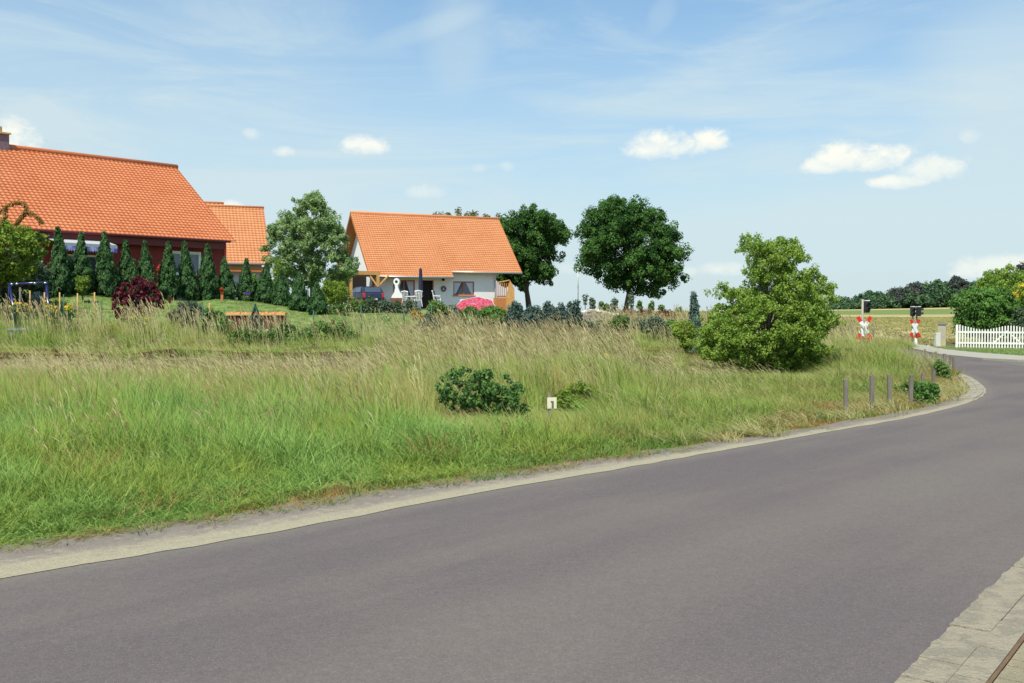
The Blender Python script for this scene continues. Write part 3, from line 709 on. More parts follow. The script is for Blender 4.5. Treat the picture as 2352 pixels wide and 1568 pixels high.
mb = MB(); mb.tube([RL+r*(-.02)-up*.02, RL+r*(Lr+.02)-up*.02], .13, 10); mb.build('ridge', M_tileB, h1, True)
mb = MB()
e1 = RL+n*5.05; e1.z = sl(5.0)-.05; e2 = RL+n*4.61; e2.z = sl(4.56)-.05
mb.tube([e1, e1+r*tsp], .075, 8); mb.tube([e2+r*tsp, e2+r*Lr], .075, 8); mb.build('gutter', M_gutter, h1, True)
mb = MB(); q = W0+r*(tR-.12)+n*.08; mb.tube([Vector((e2.x, e2.y, e2.z))+r*(tR+.1), Vector((q.x, q.y, e2.z-.45)), Vector((q.x, q.y, bz))], .05, 8); mb.build('downpipe', M_gutter, h1)
mb = MB(); q = WO+r*(tw(1018))+n*.02; mb.lathe(q+up*(zAt(1018, 642)), [(.04, .1), (.11, .05), (.13, -.02), (.09, -.1)], 10); mb.build('wall_lamp', M_dark, h1)
# wreath hung on the wall
q = WO+r*tw(1018)+n*.07+up*zAt(1018, 663); C = np.array([np.array(q)+np.array(r)*math.cos(a)*.17+np.array([0, 0, 1])*math.sin(a)*.17 for a in np.linspace(0, 6.28, 16)])
V, T = leaves(C, np.full(16, .07), 14, .05); M_wreath = leafm('dried_wreath', (.12, .09, .08), (.30, .16, .14), .1)
tag(leaf_obj('wreath', V, T, M_wreath, None, q), 'dried wreath hung on the white wall between door and window', 'wreath')

# ---- red house, front left
d2 = Vector((.663, .749, 0)).normalized(); n2 = Vector((d2.y, -d2.x, 0)); RR = P(404.5, 384, 52.7); k2 = (RR.z-P(540, 554, 49.05).z)/5.5; m2 = math.sqrt(1+k2*k2); L2 = 19.0
bz2 = 2.2; h2 = thing('red_house', 'long dark red boarded house with bright red-orange tiled roof at the left edge', 'house', (RR.x-d2.x*8, RR.y-d2.y*8, bz2))
s2 = (n2-up*k2).normalized(); s2b = (-n2-up*k2).normalized(); O2 = RR-d2*L2
roof_field('roof', M_tileA, h2, O2, d2, s2, L2, 5.5*m2, tw=.215, th=.23, amp=.032, step=.026); roof_field('roof', M_tileA, h2, O2, d2, s2b, L2, 5.5*m2, tw=.3, th=.34, amp=.05, step=.04)
nf2 = (n2*k2+up).normalized(); nb2 = (-n2*k2+up).normalized()
mb = MB(); mb.obox(O2-nf2*.2, d2*(L2-.22), s2*(5.35*m2), nf2*.17); mb.obox(O2-nb2*.2, d2*(L2-.22), s2b*(5.35*m2), nb2*.165); mb.build('soffit', M_dkred, h2)
mb = MB(); ez = RR.z-k2*5.5; q = O2+n2*5.38; mb.obox((q.x, q.y, ez-.42), d2*(L2-.5), n2*.05, up*.4); mb.build('fascia', M_dkred, h2)
mb = MB(); q = O2+n2*5.56; mb.tube([(q.x, q.y, ez-.04), Vector((q.x, q.y, ez-.04))+d2*(L2-.35)], .06, 8); mb.build('gutter', M_dkred, h2, True)
mb = MB(); mb.tube([O2-up*.0, RR+d2*.04], .15, 10); mb.build('ridge', M_tileA, h2, True)
W2 = RR+n2*4.85; W2.z = bz2; tE = solve_t(519, W2, d2); hw = RR.z-k2*4.85-.15-bz2
t2 = lambda u: solve_t(u, W2, d2)-tE+(L2-1.3)
WO2 = W2+d2*(tE-(L2-1.3))
def z2(u, v): q = WO2+d2*t2(u); return P(u, v, q.y).z-bz2
wa, wb = t2(385), t2(463); o2 = (wa, wb, z2(424, 632), z2(424, 577))
oa = (t2(150), t2(262), .02, z2(200, 585))
wl = wall_open(WO2, d2, L2-1.3, hw, .25, -n2, [o2, oa])
for tt in (0, L2-1.3-.25):
    A = WO2+d2*tt; pts = [A-n2*.25, A-n2*9.45]; a_, b_ = pts; rdg = RR-d2*0; m_ = A-n2*4.85
    wl.prism([(a_.x, a_.y, bz2), (b_.x, b_.y, bz2), (b_.x, b_.y, RR.z-k2*4.6-.25), (m_.x, m_.y, RR.z-.25), (a_.x, a_.y, RR.z-k2*4.6-.25)], d2*.25)
q = WO2-n2*9.7; wl.obox(q+d2*.25, d2*(L2-1.8), n2*.24, up*hw); wl.build('wall', M_red, h2)
window(h2, WO2+d2*o2[0]+up*o2[2], d2, n2, o2[1]-o2[0], o2[3]-o2[2], M_wh, .13, 1, depth=.04)
window(h2, WO2+d2*oa[0]+up*.02, d2, n2, oa[1]-oa[0], oa[3]-.02, M_wh, .08, 2, depth=.1, name='patio_window')
mb = MB(); q = WO2+d2*(L2-1.3); mb.obox(q+n2*.003-d2*.09, d2*.12, n2*.03, up*(hw-.05)); mb.build('corner_board', simple('bright_red', (.55, .05, .03), .6, .1, 3), h2)
# chimney
tc = solve_t(4, RR, d2); q = RR+d2*tc; mb = MB(); mb.obox(q-d2*.35-n2*.3-up*.6, d2*.7, n2*.6, up*1.15); ch = mb.build('chimney', simple('chimney_brick', (.22, .15, .17), .9, .3, 6), h2)
mb = MB(); mb.obox(q-d2*.42-n2*.37+up*.55, d2*.84, n2*.74, up*.07); mb.lathe(q+up*.62, [(.16, 0), (.14, .28), (.11, .3)], 12); mb.build('chimney_cap', simple('chimney_clay', (.6, .4, .15), .8, .2, 3), ch)
# awning
aw = thing('awning', 'white awning with scalloped blue valance on the red house, behind the tall thujas', 'awning', (WO2+d2*t2(150)+n2*1.2+up*2))
za = z2(160, 560)+bz2; A = WO2+d2*(t2(100)); A.z = za+.25; La = t2(232)-t2(100)
mb = MB(); mb.obox(A+n2*.02, d2*La, n2*1.5-up*.32, up*.03); mb.build('canopy', simple('awning_cloth', (.42, .42, .42), .9, .1, 3), aw)
mb = MB(); B = A+n2*1.52-up*.33; mb.obox(B-up*.13, d2*La, n2*.09, up*.14); mb.build('front_rail', M_gutter, aw)
mb = MB(); ns = 22
for i in range(ns): mb.prism([B+n2*.1+d2*(La*i/ns)-up*.1, B+n2*.1+d2*(La*(i+1)/ns-.01)-up*.1, B+n2*.1+d2*(La*(i+1)/ns-.01)-up*.26, B+n2*.1+d2*(La*(i+.5)/ns)-up*.33, B+n2*.1+d2*(La*i/ns)-up*.26], n2*.01)
mb.build('valance', simple('blue_stripe_cloth', (.08, .09, .42), .8, .1, 5, rgb2=(.45, .48, .75)), aw)

# ---- second orange-roofed house between them
r3 = Vector((.93, .368, 0)).normalized(); n3 = Vector((r3.y, -r3.x, 0)); RC = P(605, 477, 80); E3 = P(618, 606, 76.2); k3 = (RC.z-E3.z)/4.2; m3 = math.sqrt(1+k3*k3); L3 = 13.0; bz3 = 2.2
h3 = thing('orange_roofed_house', 'house with pale orange roof partly hidden behind the red house', 'house', (RC.x-r3.x*5, RC.y-r3.y*5, bz3)); O3 = RC-r3*L3
s3 = (n3-up*k3).normalized(); s3b = (-n3-up*k3).normalized()
roof_field('roof', M_tileB, h3, O3, r3, s3, L3, 4.2*m3, amp=.03, step=.024, tw=.26, th=.27); roof_field('roof', M_tileB, h3, O3, r3, s3b, L3, 4.2*m3)
nf3 = (n3*k3+up).normalized(); nb3 = (-n3*k3+up).normalized()
mb = MB(); mb.obox(O3-nf3*.2, r3*(L3-.03), s3*(4.15*m3), nf3*.16); mb.obox(O3-nb3*.2, r3*(L3-.03), s3b*(4.15*m3), nb3*.155); mb.build('soffit', M_wood, h3)
O3b = RC-n3*1.3+up*.0-r3*2.95; O3b.z = RC.z+.36; roof_field('roof', M_tileB, h3, O3b-r3*8, r3, s3, 8, 1.6*m3, tw=.33, th=.36, amp=.045, step=.035); roof_field('roof', M_tileB, h3, O3b-r3*8, r3, s3b, 8, 4.0*m3)
mb = MB(); mb.tube([O3, RC+r3*.03], .12, 8); mb.tube([O3b-r3*8, O3b], .12, 8); mb.build('ridge', M_tileB, h3, True)
ez3 = RC.z-k3*4.2; q = O3+n3*4.25; mb = MB(); mb.tube([(q.x, q.y, ez3-.03), Vector((q.x, q.y, ez3-.03))+r3*L3], .08, 8); mb.build('gutter', M_gutter, h3, True)
q = O3+n3*4.0; mb = MB(); mb.obox((q.x, q.y, ez3-.62), r3*(L3-.3), n3*.12, up*.2); mb.obox((q.x, q.y, ez3-.4), r3*(L3-.3), n3*.1, up*.16)
for i in range(4): mb.obox(Vector((q.x, q.y, bz3))+r3*(L3-.5-i*3.2), r3*.14, n3*.12, up*(ez3-.6-bz3))
mb.build('timber_beam', M_wood, h3)
mb = MB(); q = O3+n3*3.3; mb.obox((q.x, q.y, bz3-.3), r3*(L3-.6), -n3*.25, up*(ez3-bz3+.5))
for tt in (.0, L3-.9):
    A = O3+r3*tt; a_ = A+n3*3.0; b_ = A-n3*3.2; mb.prism([(a_.x, a_.y, bz3), (b_.x, b_.y, bz3), (b_.x, b_.y, RC.z-k3*3.2-.3), (A.x, A.y, RC.z-.3), (a_.x, a_.y, RC.z-k3*3.0-.3)], r3*.25)
mb.build('wall', simple('grey_render', (.50, .53, .60), .9, .08, 2), h3)

# ------------------------------------------------------------------ carport, car, terrace things by the centre house
M_navy = simple('car_paint', (.018, .022, .055), .25, .1, 2, spec=.8); M_black = simple('black_rubber', (.015, .015, .017), .7, .1, 4)
M_silver = simple('steel', (.5, .5, .5), .35, .1, 5, metal=.8); M_lred = simple('lamp_red', (.65, .03, .02), .3, .1, 5)
def Q(u, D, dz=0.0): x = X(u, D); return Vector((x, D, g(x, D)+dz))
cpr = thing('carport', 'honey coloured wooden carport between the bluish birch and the white house', 'carport', Q(838, 73.5))
zt = ZV(630, 73); c0 = Q(798, 73.2); gz = c0.z
mb = MB(); mb.obox((X(800, 73), 73, zt), (X(871, 73.5)-X(800, 73), 1.2, 0), (-1.2, 4, 0), (0, 0, .28)); mb.build('carport_roof', M_wood2, cpr)
for u, D in ((868, 73.9), (806, 73.3), (858, 77.4), (803, 77)): mb = MB(); q = Q(u, D, -.1); mb.box(q, .2, .2, zt-q.z, .3); mb.build('post', M_wood2, cpr)
mb = MB(); q = Q(868, 73.9); mb.tube([(q.x, q.y, zt-.9), (q.x+.75, q.y+.2, zt-.05)], .07, 6); mb.tube([(q.x, q.y, zt-.9), (q.x-.6, q.y, zt-.05)], .07, 6); mb.build('brace', M_wood2, cpr)
mb = MB(); q = Q(796, 78); mb.obox((q.x-1.2, 78, q.z), (3.2, 1.4, 0), (-.1, .2, 0), (0, 0, 2.6)); mb.build('shade_sheet', M_dark, cpr)  # near-black sheet stands for the shade inside the carport
# car
D = 72.5; cq = Q(858, D); ca = R(62); cf = Vector((math.cos(ca), math.sin(ca), 0))*-1; cf = Vector((-.45, .89, 0)).normalized(); cs = Vector((cf.y, -cf.x, 0))
zc = ZV(657, D)-1.42
car = thing('parked_car', 'dark blue car parked with its rear to the lawn beside the carport', 'car', (cq.x, cq.y, zc))
C0 = Vector((cq.x, cq.y, zc))
def cp(a, b, h): return C0+cf*a+cs*b+up*h    # a forward from rear bumper, b to the right
prof = [(0, .28), (-.02, .55), (.03, .85), (.10, .95), (.42, 1.36), (.75, 1.42), (2.0, 1.42), (2.45, 1.33), (3.0, .95), (3.95, .82), (4.1, .6), (4.12, .28)]
def shell(mb, prof, w0, w1):
    L_ = [cp(a, -(w0 if h < .9 else w0+(w1-w0)*(h-.9)/.52)/2, h) for a, h in prof]; R_ = [cp(a, (w0 if h < .9 else w0+(w1-w0)*(h-.9)/.52)/2, h) for a, h in prof]; n_ = len(prof)
    mb.add(L_+R_, [tuple(range(n_))[::-1], tuple(range(n_, 2*n_))]+[(i, (i+1) % n_, (i+1) % n_+n_, i+n_) for i in range(n_)])
mb = MB(); shell(mb, prof, 1.68, 1.36); bd = mb.build('body', M_navy, car)
bm_ = bpy.data.objects['body'] if 'body' in bpy.data.objects else bd
bv = bd.modifiers.new('bevel', 'BEVEL'); bv.width = .05; bv.segments = 3
mb = MB(); mb.obox(cp(.115, -.62, .99), cp(.40, -.56, 1.33)-cp(.115, -.62, .99), cs*1.2, (cf*-1+up*.6)*.012); mb.build('rear_window', M_glass, car)
for sg in (-1, 1):
    mb = MB(); mb.prism([cp(.5, sg*.82, 1.0), cp(2.75, sg*.82, 1.0), cp(2.35, sg*.71, 1.30), cp(.72, sg*.71, 1.34)], cs*sg*.015); mb.build('side_window', M_glass, car)
    mb = MB(); mb.obox(cp(-.03, sg*.80-(.16 if sg > 0 else 0), .62), cf*.06, cs*.16, up*.3); mb.build('tail_light', M_lred, car)
mb = MB(); mb.obox(cp(-.08, -.82, .34), cf*.1, cs*1.64, up*.2); mb.build('bumper', M_black, car)
mb = MB(); mb.obox(cp(-.095, -.26, .42), cf*.01, cs*.52, up*.11); mb.build('number_plate', M_wh, car)
for a in (.75, 3.3):
    for sg in (-1, 1):
        mb = MB(); mb.lathe(cp(a, sg*.80, .30), [(.3, -.09), (.31, -.06), (.31, .06), (.3, .09)], 18, axis=cs); w_ = mb.build('wheel', M_black, car)
        mb = MB(); mb.lathe(cp(a, sg*.80, .30), [(.17, -.095), (.19, 0), (.17, .095)], 14, axis=cs); mb.build('rim', M_silver, w_)
# barbecue
D = 70; bq = thing('barbecue', 'white masonry garden barbecue with round topped chimney before the white house', 'barbecue', (X(912, D), D, g(X(912, D), D)))
def at(u, v, D): return P(u, v, D)
out = [(898, 684), (900, 679), (905, 671), (907.5, 661), (907, 655), (903.5, 650), (903, 645), (905.5, 640), (910, 638), (914.5, 640), (917, 645), (916.5, 650), (913, 655), (914, 661), (918, 671), (925, 679), (927, 684)]
mb = MB(); mb.prism([at(u, v, D) for u, v in out], (0, .55, 0)); mb.build('chimney', M_wh, bq)
mb = MB(); mb.lathe(at(910, 646.5, D-.01)+Vector((0, 0, 0)), [(.1, 0), (.1, .03)], 14, axis=(0, 1, 0)); mb.build('smoke_hole_disc', M_dark, bq)  # dark disc on the face paints the shaded depth of the round hole
mb = MB(); a = at(897, 684, D); mb.obox((a.x, D-.05, a.z-.35), (at(928, 684, D).x-a.x, 0, 0), (0, .65, 0), (0, 0, .34)); mb.build('firebox', simple('bbq_brick', (.2, .08, .05), .9, .2, 8), bq)
mb = MB(); q = bq.location; mb.obox((a.x+.05, D, q.z-.1), (.85, 0, 0), (0, .55, 0), (0, 0, a.z-.35-q.z+.1)); mb.build('base', M_wh, bq)
# closed parasol
D = 70.5; q = P(966, 690, D); pr = thing('closed_parasol', 'tall closed navy blue parasol in front of the open door', 'parasol', (q.x, D, g(q.x, D)))
mb = MB(); mb.tube([(q.x, D, pr.location.z-.02), (q.x, D, ZV(616, D))], .03, 8); mb.build('pole', M_silver, pr)
mb = MB(); zt = ZV(615, D); zb = ZV(683, D); nn = 14
vs = []; 
prf = [(.03, 1.0), (.10, .95), (.12, .6), (.15, .25), (.17, .06), (.13, 0)]
for (rr, f) in prf:
    for kx in range(nn): t = 2*math.pi*kx/nn; q_ = rr*(1.12 if kx % 2 else .85); vs.append((q.x+q_*math.cos(t), D+q_*math.sin(t), zb+(zt-zb)*f))
mb.add(vs, [(i*nn+kx, (i+1)*nn+kx, (i+1)*nn+(kx+1) % nn, i*nn+(kx+1) % nn) for i in range(len(prf)-1) for kx in range(nn)]+[tuple(range(nn))]+[tuple((len(prf)-1)*nn+kx for kx in range(nn))[::-1]])
mb.build('canopy', simple('navy_cloth', (.025, .025, .06), .9, .2, 6), pr)
# garden chairs and table
def chair(label, u, v, D, rz, cush, s=1.0):
    q = P(u, v, D); t = thing('garden_chair', label, 'garden chair', (q.x, D, q.z), 'garden chairs on the terrace'); M = Matrix.Rotation(rz, 3, 'Z'); b = Vector((q.x, D, q.z))
    def W(x, y, z): return b+M @ Vector((x*s, y*s, z*s))
    def bx(mb, x, y, z, sx, sy, sz): mb.obox(W(x-sx/2, y-sy/2, z), M @ Vector((sx*s, 0, 0)), M @ Vector((0, sy*s, 0)), (0, 0, sz*s))
    mb = MB(); bx(mb, 0, 0, .40, .5, .48, .04); mb.build('seat', M_wh, t)
    mb = MB()
    for i in range(5): mb.tube([W(-.2+i*.1, .22, .44), W(-.22+i*.11, .34, 1.0)], .03*s, 5)
    mb.tube([W(-.26, .34, .98), W(0, .36, 1.04), W(.26, .34, .98)], .035*s, 6); mb.build('backrest', M_wh, t)
    for sg in (-1, 1):
        mb = MB(); mb.tube([W(sg*.27, .26, .68), W(sg*.28, -.2, .66)], .03*s, 6); mb.build('armrest', M_wh, t)
        for yy in (-.2, .22): mb = MB(); mb.tube([W(sg*.22, yy, .68 if yy < 0 else .4), W(sg*.27, yy*1.15, 0)], .025*s, 6); mb.build('leg', M_wh, t)
    if cush: mb = MB(); mb.obox(W(-.2, .16, .46), M @ Vector((.4*s, 0, 0)), M @ Vector((0, .1*s, .58*s)), M @ Vector((0, -.07*s, .01*s))); bx(mb, 0, -.02, .445, .42, .4, .05); mb.build('cushion', cush, t)
    return t
def stripe(name, c1, c2, sc_=14):
    m = bpy.data.materials.new(name); m.use_nodes = True; N = NT(m.node_tree); pos = N.n('ShaderNodeNewGeometry').outputs['Position']
    w = N.n('ShaderNodeTexWave', {'Vector': pos, 'Scale': float(sc_)/6.28*1.0}).outputs['Fac']
    N.n('ShaderNodeOutputMaterial', {'Surface': N.n('ShaderNodeBsdfPrincipled', {'Base Color': N.mix(N.sstep(w, .45, .55), c1, c2), 'Roughness': .9}).outputs[0]}); return m
M_str = stripe('striped_cloth', (.75, .72, .35), (.35, .4, .6)); M_navyc = simple('navy_cushion', (.03, .03, .08), .9, .2, 5)
chair('white garden chair with yellow striped cushion beside the closed blue parasol', 958, 704, 68, R(200), M_str, 1.05)
chair('white garden chair with dark cushion left of the round white table', 934, 703, 68.6, R(160), M_navyc)
chair('garden chair with dark cushion seen side-on below the wreath', 1004, 702, 69, R(95), M_navyc)
chair('white garden chair standing beneath the second house\'s beam between two thujas', 547, 704, 60, R(190), None, 1.2)
D = 67; q = P(944, 703, D); t = thing('garden_table', 'small white garden table among the chairs in front of the door', 'table', (q.x, D, q.z))
mb = MB(); mb.lathe((q.x, D, q.z+.62), [(.42, 0), (.44, .02), (.42, .04)], 20); mb.build('tabletop', M_wh, t)
for sx in (-.25, .25):
    for sy in (-.25, .25): mb = MB(); mb.tube([(q.x+sx, D+sy, q.z+.62), (q.x+sx*1.25, D+sy*1.25, q.z)], .025, 6); mb.build('leg', M_wh, t)
# red patterned parasol lying open on its side
def check():
    m = bpy.data.materials.new('patterned_cloth'); m.use_nodes = True; N = NT(m.node_tree); pos = N.n('ShaderNodeNewGeometry').outputs['Position']
    wv_ = N.n('ShaderNodeTexWave', {'Vector': pos, 'Scale': 2.6, 'Distortion': 9.0, 'Detail': 3.0}, bands_direction='DIAGONAL').outputs['Fac']; v = N.n('ShaderNodeTexVoronoi', {'Vector': pos, 'Scale': 7.0}).outputs['Distance']; s_ = N.m('ADD', N.m('MULTIPLY', wv_, .7), N.m('MULTIPLY', v, .5))
    c = N.mix(N.sstep(s_, .45, .55), (.42, .010, .016), (.40, .03, .07)); c = N.mix(N.sstep(s_, .86, .9), c, (.40, .20, .32))
    N.n('ShaderNodeOutputMaterial', {'Surface': N.n('ShaderNodeBsdfPrincipled', {'Base Color': c, 'Roughness': .85}).outputs[0]}); return m
D = 64; q = P(1090, 699, D); t = thing('open_parasol', 'open parasol in red and pink pattern with white fringe, tipped low before the white house', 'parasol', (q.x, D, g(q.x, D)))
axv = Vector((-.12, -.62, .78)).normalized(); qt = axv.to_track_quat('Z', 'Y'); cc = Vector((q.x, D, q.z-.18)); nn = 32; vs = []
for (rr, h) in ((.02, .34), (.5, .30), (1.0, .17), (1.3, 0)):
    for kx in range(nn): a = 2*math.pi*kx/nn; w_ = 1+.05*math.cos(a*8)*(rr/1.36); vs.append(cc+qt @ Vector((rr*math.cos(a)*w_, rr*math.sin(a)*w_*.8, h)))
mb = MB(); fs = [(i*nn+kx, (i+1)*nn+kx, (i+1)*nn+(kx+1) % nn, i*nn+(kx+1) % nn) for i in range(3) for kx in range(nn)]; mb.add(vs, fs+[tuple(range(nn))]); o = mb.build('canopy', check(), t)
so = o.modifiers.new('th', 'SOLIDIFY'); so.thickness = .015
mb = MB(); rim = vs[3*nn:]; low = [p-qt @ Vector((0, 0, .17+.03*(i % 2))) for i, p in enumerate(rim)]; mb.add(rim+low, [(i, (i+1) % nn, (i+1) % nn+nn, i+nn) for i in range(nn)]); o = mb.build('fringe', M_wh, t); so = o.modifiers.new('th', 'SOLIDIFY'); so.thickness = .015
mb = MB(); mb.tube([cc+qt @ Vector((0, 0, .45)), cc+qt @ Vector((0, 0, -1.0))], .022, 6); mb.build('pole', M_silver, t)
# timber stair with railing at the right end of the white house
D = 80; st = thing('timber_stair', 'timber landing with railing and slatted side at the right end of the white house', 'stair', Q(1160, D))
zb = g(X(1160, D), D)-.1
mb = MB(); mb.prism([(X(1162, D), D-.2, zb), (X(1182, D), D-.2, zb), (X(1181, D), D-.2, ZV(663, D)), (X(1171, D), D-.2, ZV(643, D)), (X(1162, D), D-.2, ZV(683, D))], (0, .1, 0)); mb.build('side_panel', M_wood2, st)
mb = MB(); mb.obox((X(1140, D), D, ZV(682, D)), (X(1163, D)-X(1140, D), 0, 0), (0, 2, 0), (0, 0, .12)); mb.build('landing', M_wood, st)
for i in range(7): u = 1141+i*4.4; mb = MB(); mb.box((X(u, D), D+.05, ZV(682, D) if 0 < i < 6 else zb), .07, .07, (ZV(650, D)-ZV(682, D)) if 0 < i < 6 else ZV(649, D)-zb); mb.build('post', M_wood, st)
mb = MB(); mb.obox((X(1140, D), D, ZV(650, D)), (X(1170, D)-X(1140, D), 0, .2), (0, .09, 0), (0, 0, .09)); mb.build('handrail', M_wood2, st)
mb = MB(); mb.box((X(1150, D), D-.1, zb), 1.2, .05, ZV(684, D)-zb); mb.build('lattice', M_wood, st)
# ------------------------------------------------------------------ foliage materials
L_maple = leafm('maple_leaf', (.026, .075, .016), (.090, .19, .040), .28, gloss=.12)
L_birch = leafm('birch_leaf', (.11, .20, .065), (.33, .44, .18), .38)
L_bush = leafm('bush_leaf', (.095, .19, .022), (.34, .45, .09), .45, gloss=.12)
L_lime = leafm('lime_leaf', (0.095, 0.176, 0.016), (0.270, 0.351, 0.047), .42)
L_thuja = leafm('thuja_spray', (.012, .040, .012), (.070, .150, .045), .2, gloss=.1)
L_spruce = leafm('blue_spruce', (0.029, 0.062, 0.047), (0.098, 0.156, 0.124), .15)
L_purple = leafm('purple_leaf', (.030, .005, .008), (.17, .014, .030), .3)
L_shrub = leafm('shrub_leaf', (0.048, 0.104, 0.019), (0.160, 0.256, 0.056), .3)
L_dark = leafm('dark_shrub', (0.022, 0.050, 0.017), (0.084, 0.133, 0.049), .25, gloss=.4)
L_gloss = leafm('glossy_leaf', (.030, .085, .020), (.13, .24, .055), .25, gloss=.15, rough=.5)
L_far = leafm('far_wood', (.030, .075, .034), (.085, .155, .062), .2)
L_farp = leafm('far_purple', (.035, .045, .040), (.075, .085, .07), .2)
L_grey = leafm('grey_green', (0.053, 0.083, 0.048), (0.135, 0.180, 0.105), .2)
L_beige = leafm('young_oak', (0.108, 0.108, 0.036), (0.228, 0.204, 0.072), .35)
L_russet = leafm('russet_leaf', (.09, .035, .012), (.19, .085, .03), .25)
L_hedge = leafm('hedge_leaf', (0.048, 0.120, 0.022), (0.136, 0.280, 0.048), .35)
L_orange = leafm('orange_flower', (.55, .22, .02), (.70, .40, .04), .3)
L_yellow = leafm('yellow_flower', (.70, .45, .02), (.80, .62, .06), .3)
L_redf = leafm('red_flower', (.55, .02, .01), (.75, .06, .03), .3)
L_whitef = leafm('pale_flower', (.55, .42, .42), (.75, .70, .62), .3)
L_vine = leafm('vine_leaf', (.10, .09, .02), (.30, .17, .03), .35)

# ------------------------------------------------------------------ trees
tree('round_tree', 'large round dark green tree standing alone against the sky', 'tree', Zc(4, [(555, 520), (600, 420), (680, 300), (780, 230), (870, 180), (940, 220), (1000, 215), (1100, 250), (1200, 240), (1260, 310), (1320, 360), (1285, 420), (1340, 400), (1490, 460), (1470, 560), (1460, 650), (1420, 740), (1430, 830), (1330, 930), (1240, 1030), (1160, 990), (1060, 1000), (960, 970), (900, 920), (850, 950), (750, 880), (700, 810), (600, 790), (590, 700), (560, 620)]),
     65, (1433, 705), L_maple, n=280, clus=(4, .30), Rd=3.0, cr=.32, nper=125, leaf=.10, r0=.15, k=34, up=.5, aspect=1.2, shell=.55, sb=.4, tj=.35, jit=.5, top=.8, minb=.22)
tree('round_tree', 'dark green round tree just right of the white house, partly behind its roof', 'tree', Zc(4, [(-150, 400), (0, 330), (60, 310), (130, 290), (200, 270), (260, 290), (330, 300), (400, 350), (465, 440), (470, 520), (430, 555), (350, 590), (370, 640), (490, 655), (440, 695), (330, 720), (370, 770), (405, 790), (380, 865), (300, 920), (180, 900), (100, 940), (0, 940), (-120, 900), (-180, 800), (-190, 560)]),
     92, (1216, 700), L_maple, n=260, clus=(4, .36), Rd=3.2, cr=.38, nper=115, leaf=.13, r0=.24, k=26, up=.5, aspect=1.2, shell=.55, sb=.4, tj=.35, jit=.5, minb=.26)
tree('slim_tree', 'airy grey green birch like tree left of the white house', 'tree', Zc(2, [(690, 500), (735, 370), (785, 285), (830, 340), (905, 330), (905, 240), (950, 195), (1000, 190), (1070, 130), (1130, 190), (1150, 250), (1200, 300), (1265, 340), (1280, 430), (1325, 500), (1310, 600), (1370, 650), (1430, 770), (1400, 860), (1300, 900), (1150, 880), (1050, 930), (950, 960), (850, 950), (780, 900), (700, 820), (690, 700), (675, 620)]),
     55, (715, 690), L_birch, n=300, clus=(4, .20), Rd=1.9, cr=.19, nper=65, leaf=.062, r0=.09, k=40, up=.4, aspect=1.9, shell=.35, sb=.6, tj=.5, bark=M_bark2, minb=.1)
tree('roof_tree', 'beige green treetop showing above the ridge of the white house', 'tree', [(996, 492), (1010, 483), (1030, 487), (1045, 476), (1060, 480), (1080, 475), (1098, 478), (1112, 490), (1138, 492), (1160, 500), (1160, 560), (1000, 560)],
     104, (1080, 700), L_beige, n=130, Rd=2.0, cr=.42, nper=45, leaf=.13, r0=.2, k=20, up=.3, aspect=2, shell=.2)
big = tree('wild_bush', 'tall light green wild bush leaning over the meadow in front of the level crossing', 'bush', [(1752+(a-1752)*(.88 if a < 1752 else .97), b) for a, b in Zc(5, [(150, 1200), (200, 1030), (320, 860), (350, 800), (420, 800), (430, 680), (390, 610), (470, 615), (560, 650), (620, 700), (700, 640), (700, 560), (560, 530), (570, 500), (690, 490), (720, 420), (610, 350), (630, 240), (660, 170), (740, 230), (850, 240), (900, 290), (930, 190), (1000, 250), (1090, 215), (1160, 290), (1250, 380), (1310, 430), (1280, 520), (1380, 570), (1450, 690), (1430, 780), (1340, 820), (1480, 920), (1490, 1010), (1400, 1080), (1380, 1200), (1340, 1330), (1200, 1400), (1000, 1430), (800, 1400), (550, 1380), (350, 1330), (250, 1290)])],
     24.6, (1745, 866), L_bush, n=640, clus=(4, .10), Rd=1.6, cr=.10, nper=50, leaf=.038, r0=.065, k=110, up=.45, aspect=1.35, shell=.3, sb=.55, tj=.6, jit=.7, top=.7, spread=(.0, .8), bark=M_bark2, minb=.04)
tree('left_bush', 'broad light green leafy tree cut by the left edge before the red house', 'tree', Zc(1, [(-200, 760), (-60, 700), (0, 725), (60, 750), (120, 740), (220, 800), (350, 840), (290, 880), (300, 950), (240, 1000), (220, 1090), (150, 1150), (60, 1200), (0, 1230), (-200, 1230)]),
     35.2, (-10, 700), L_lime, n=240, Rd=1.4, cr=.22, nper=60, leaf=.085, r0=.08, k=40, up=.5, aspect=1.4, shell=.4)
tree('shade_bush', 'bush behind the blue swing frame at the left edge, its shade put into dark leaves', 'bush', [(-60, 590), (30, 575), (80, 585), (104, 620), (108, 690), (60, 700), (-60, 705)], 37.0, (20, 700), L_dark, n=150, Rd=1.2, cr=.26, nper=60, leaf=.08, r0=.05, k=15)  # shade below the leafy tree is put into the dark leaf colour
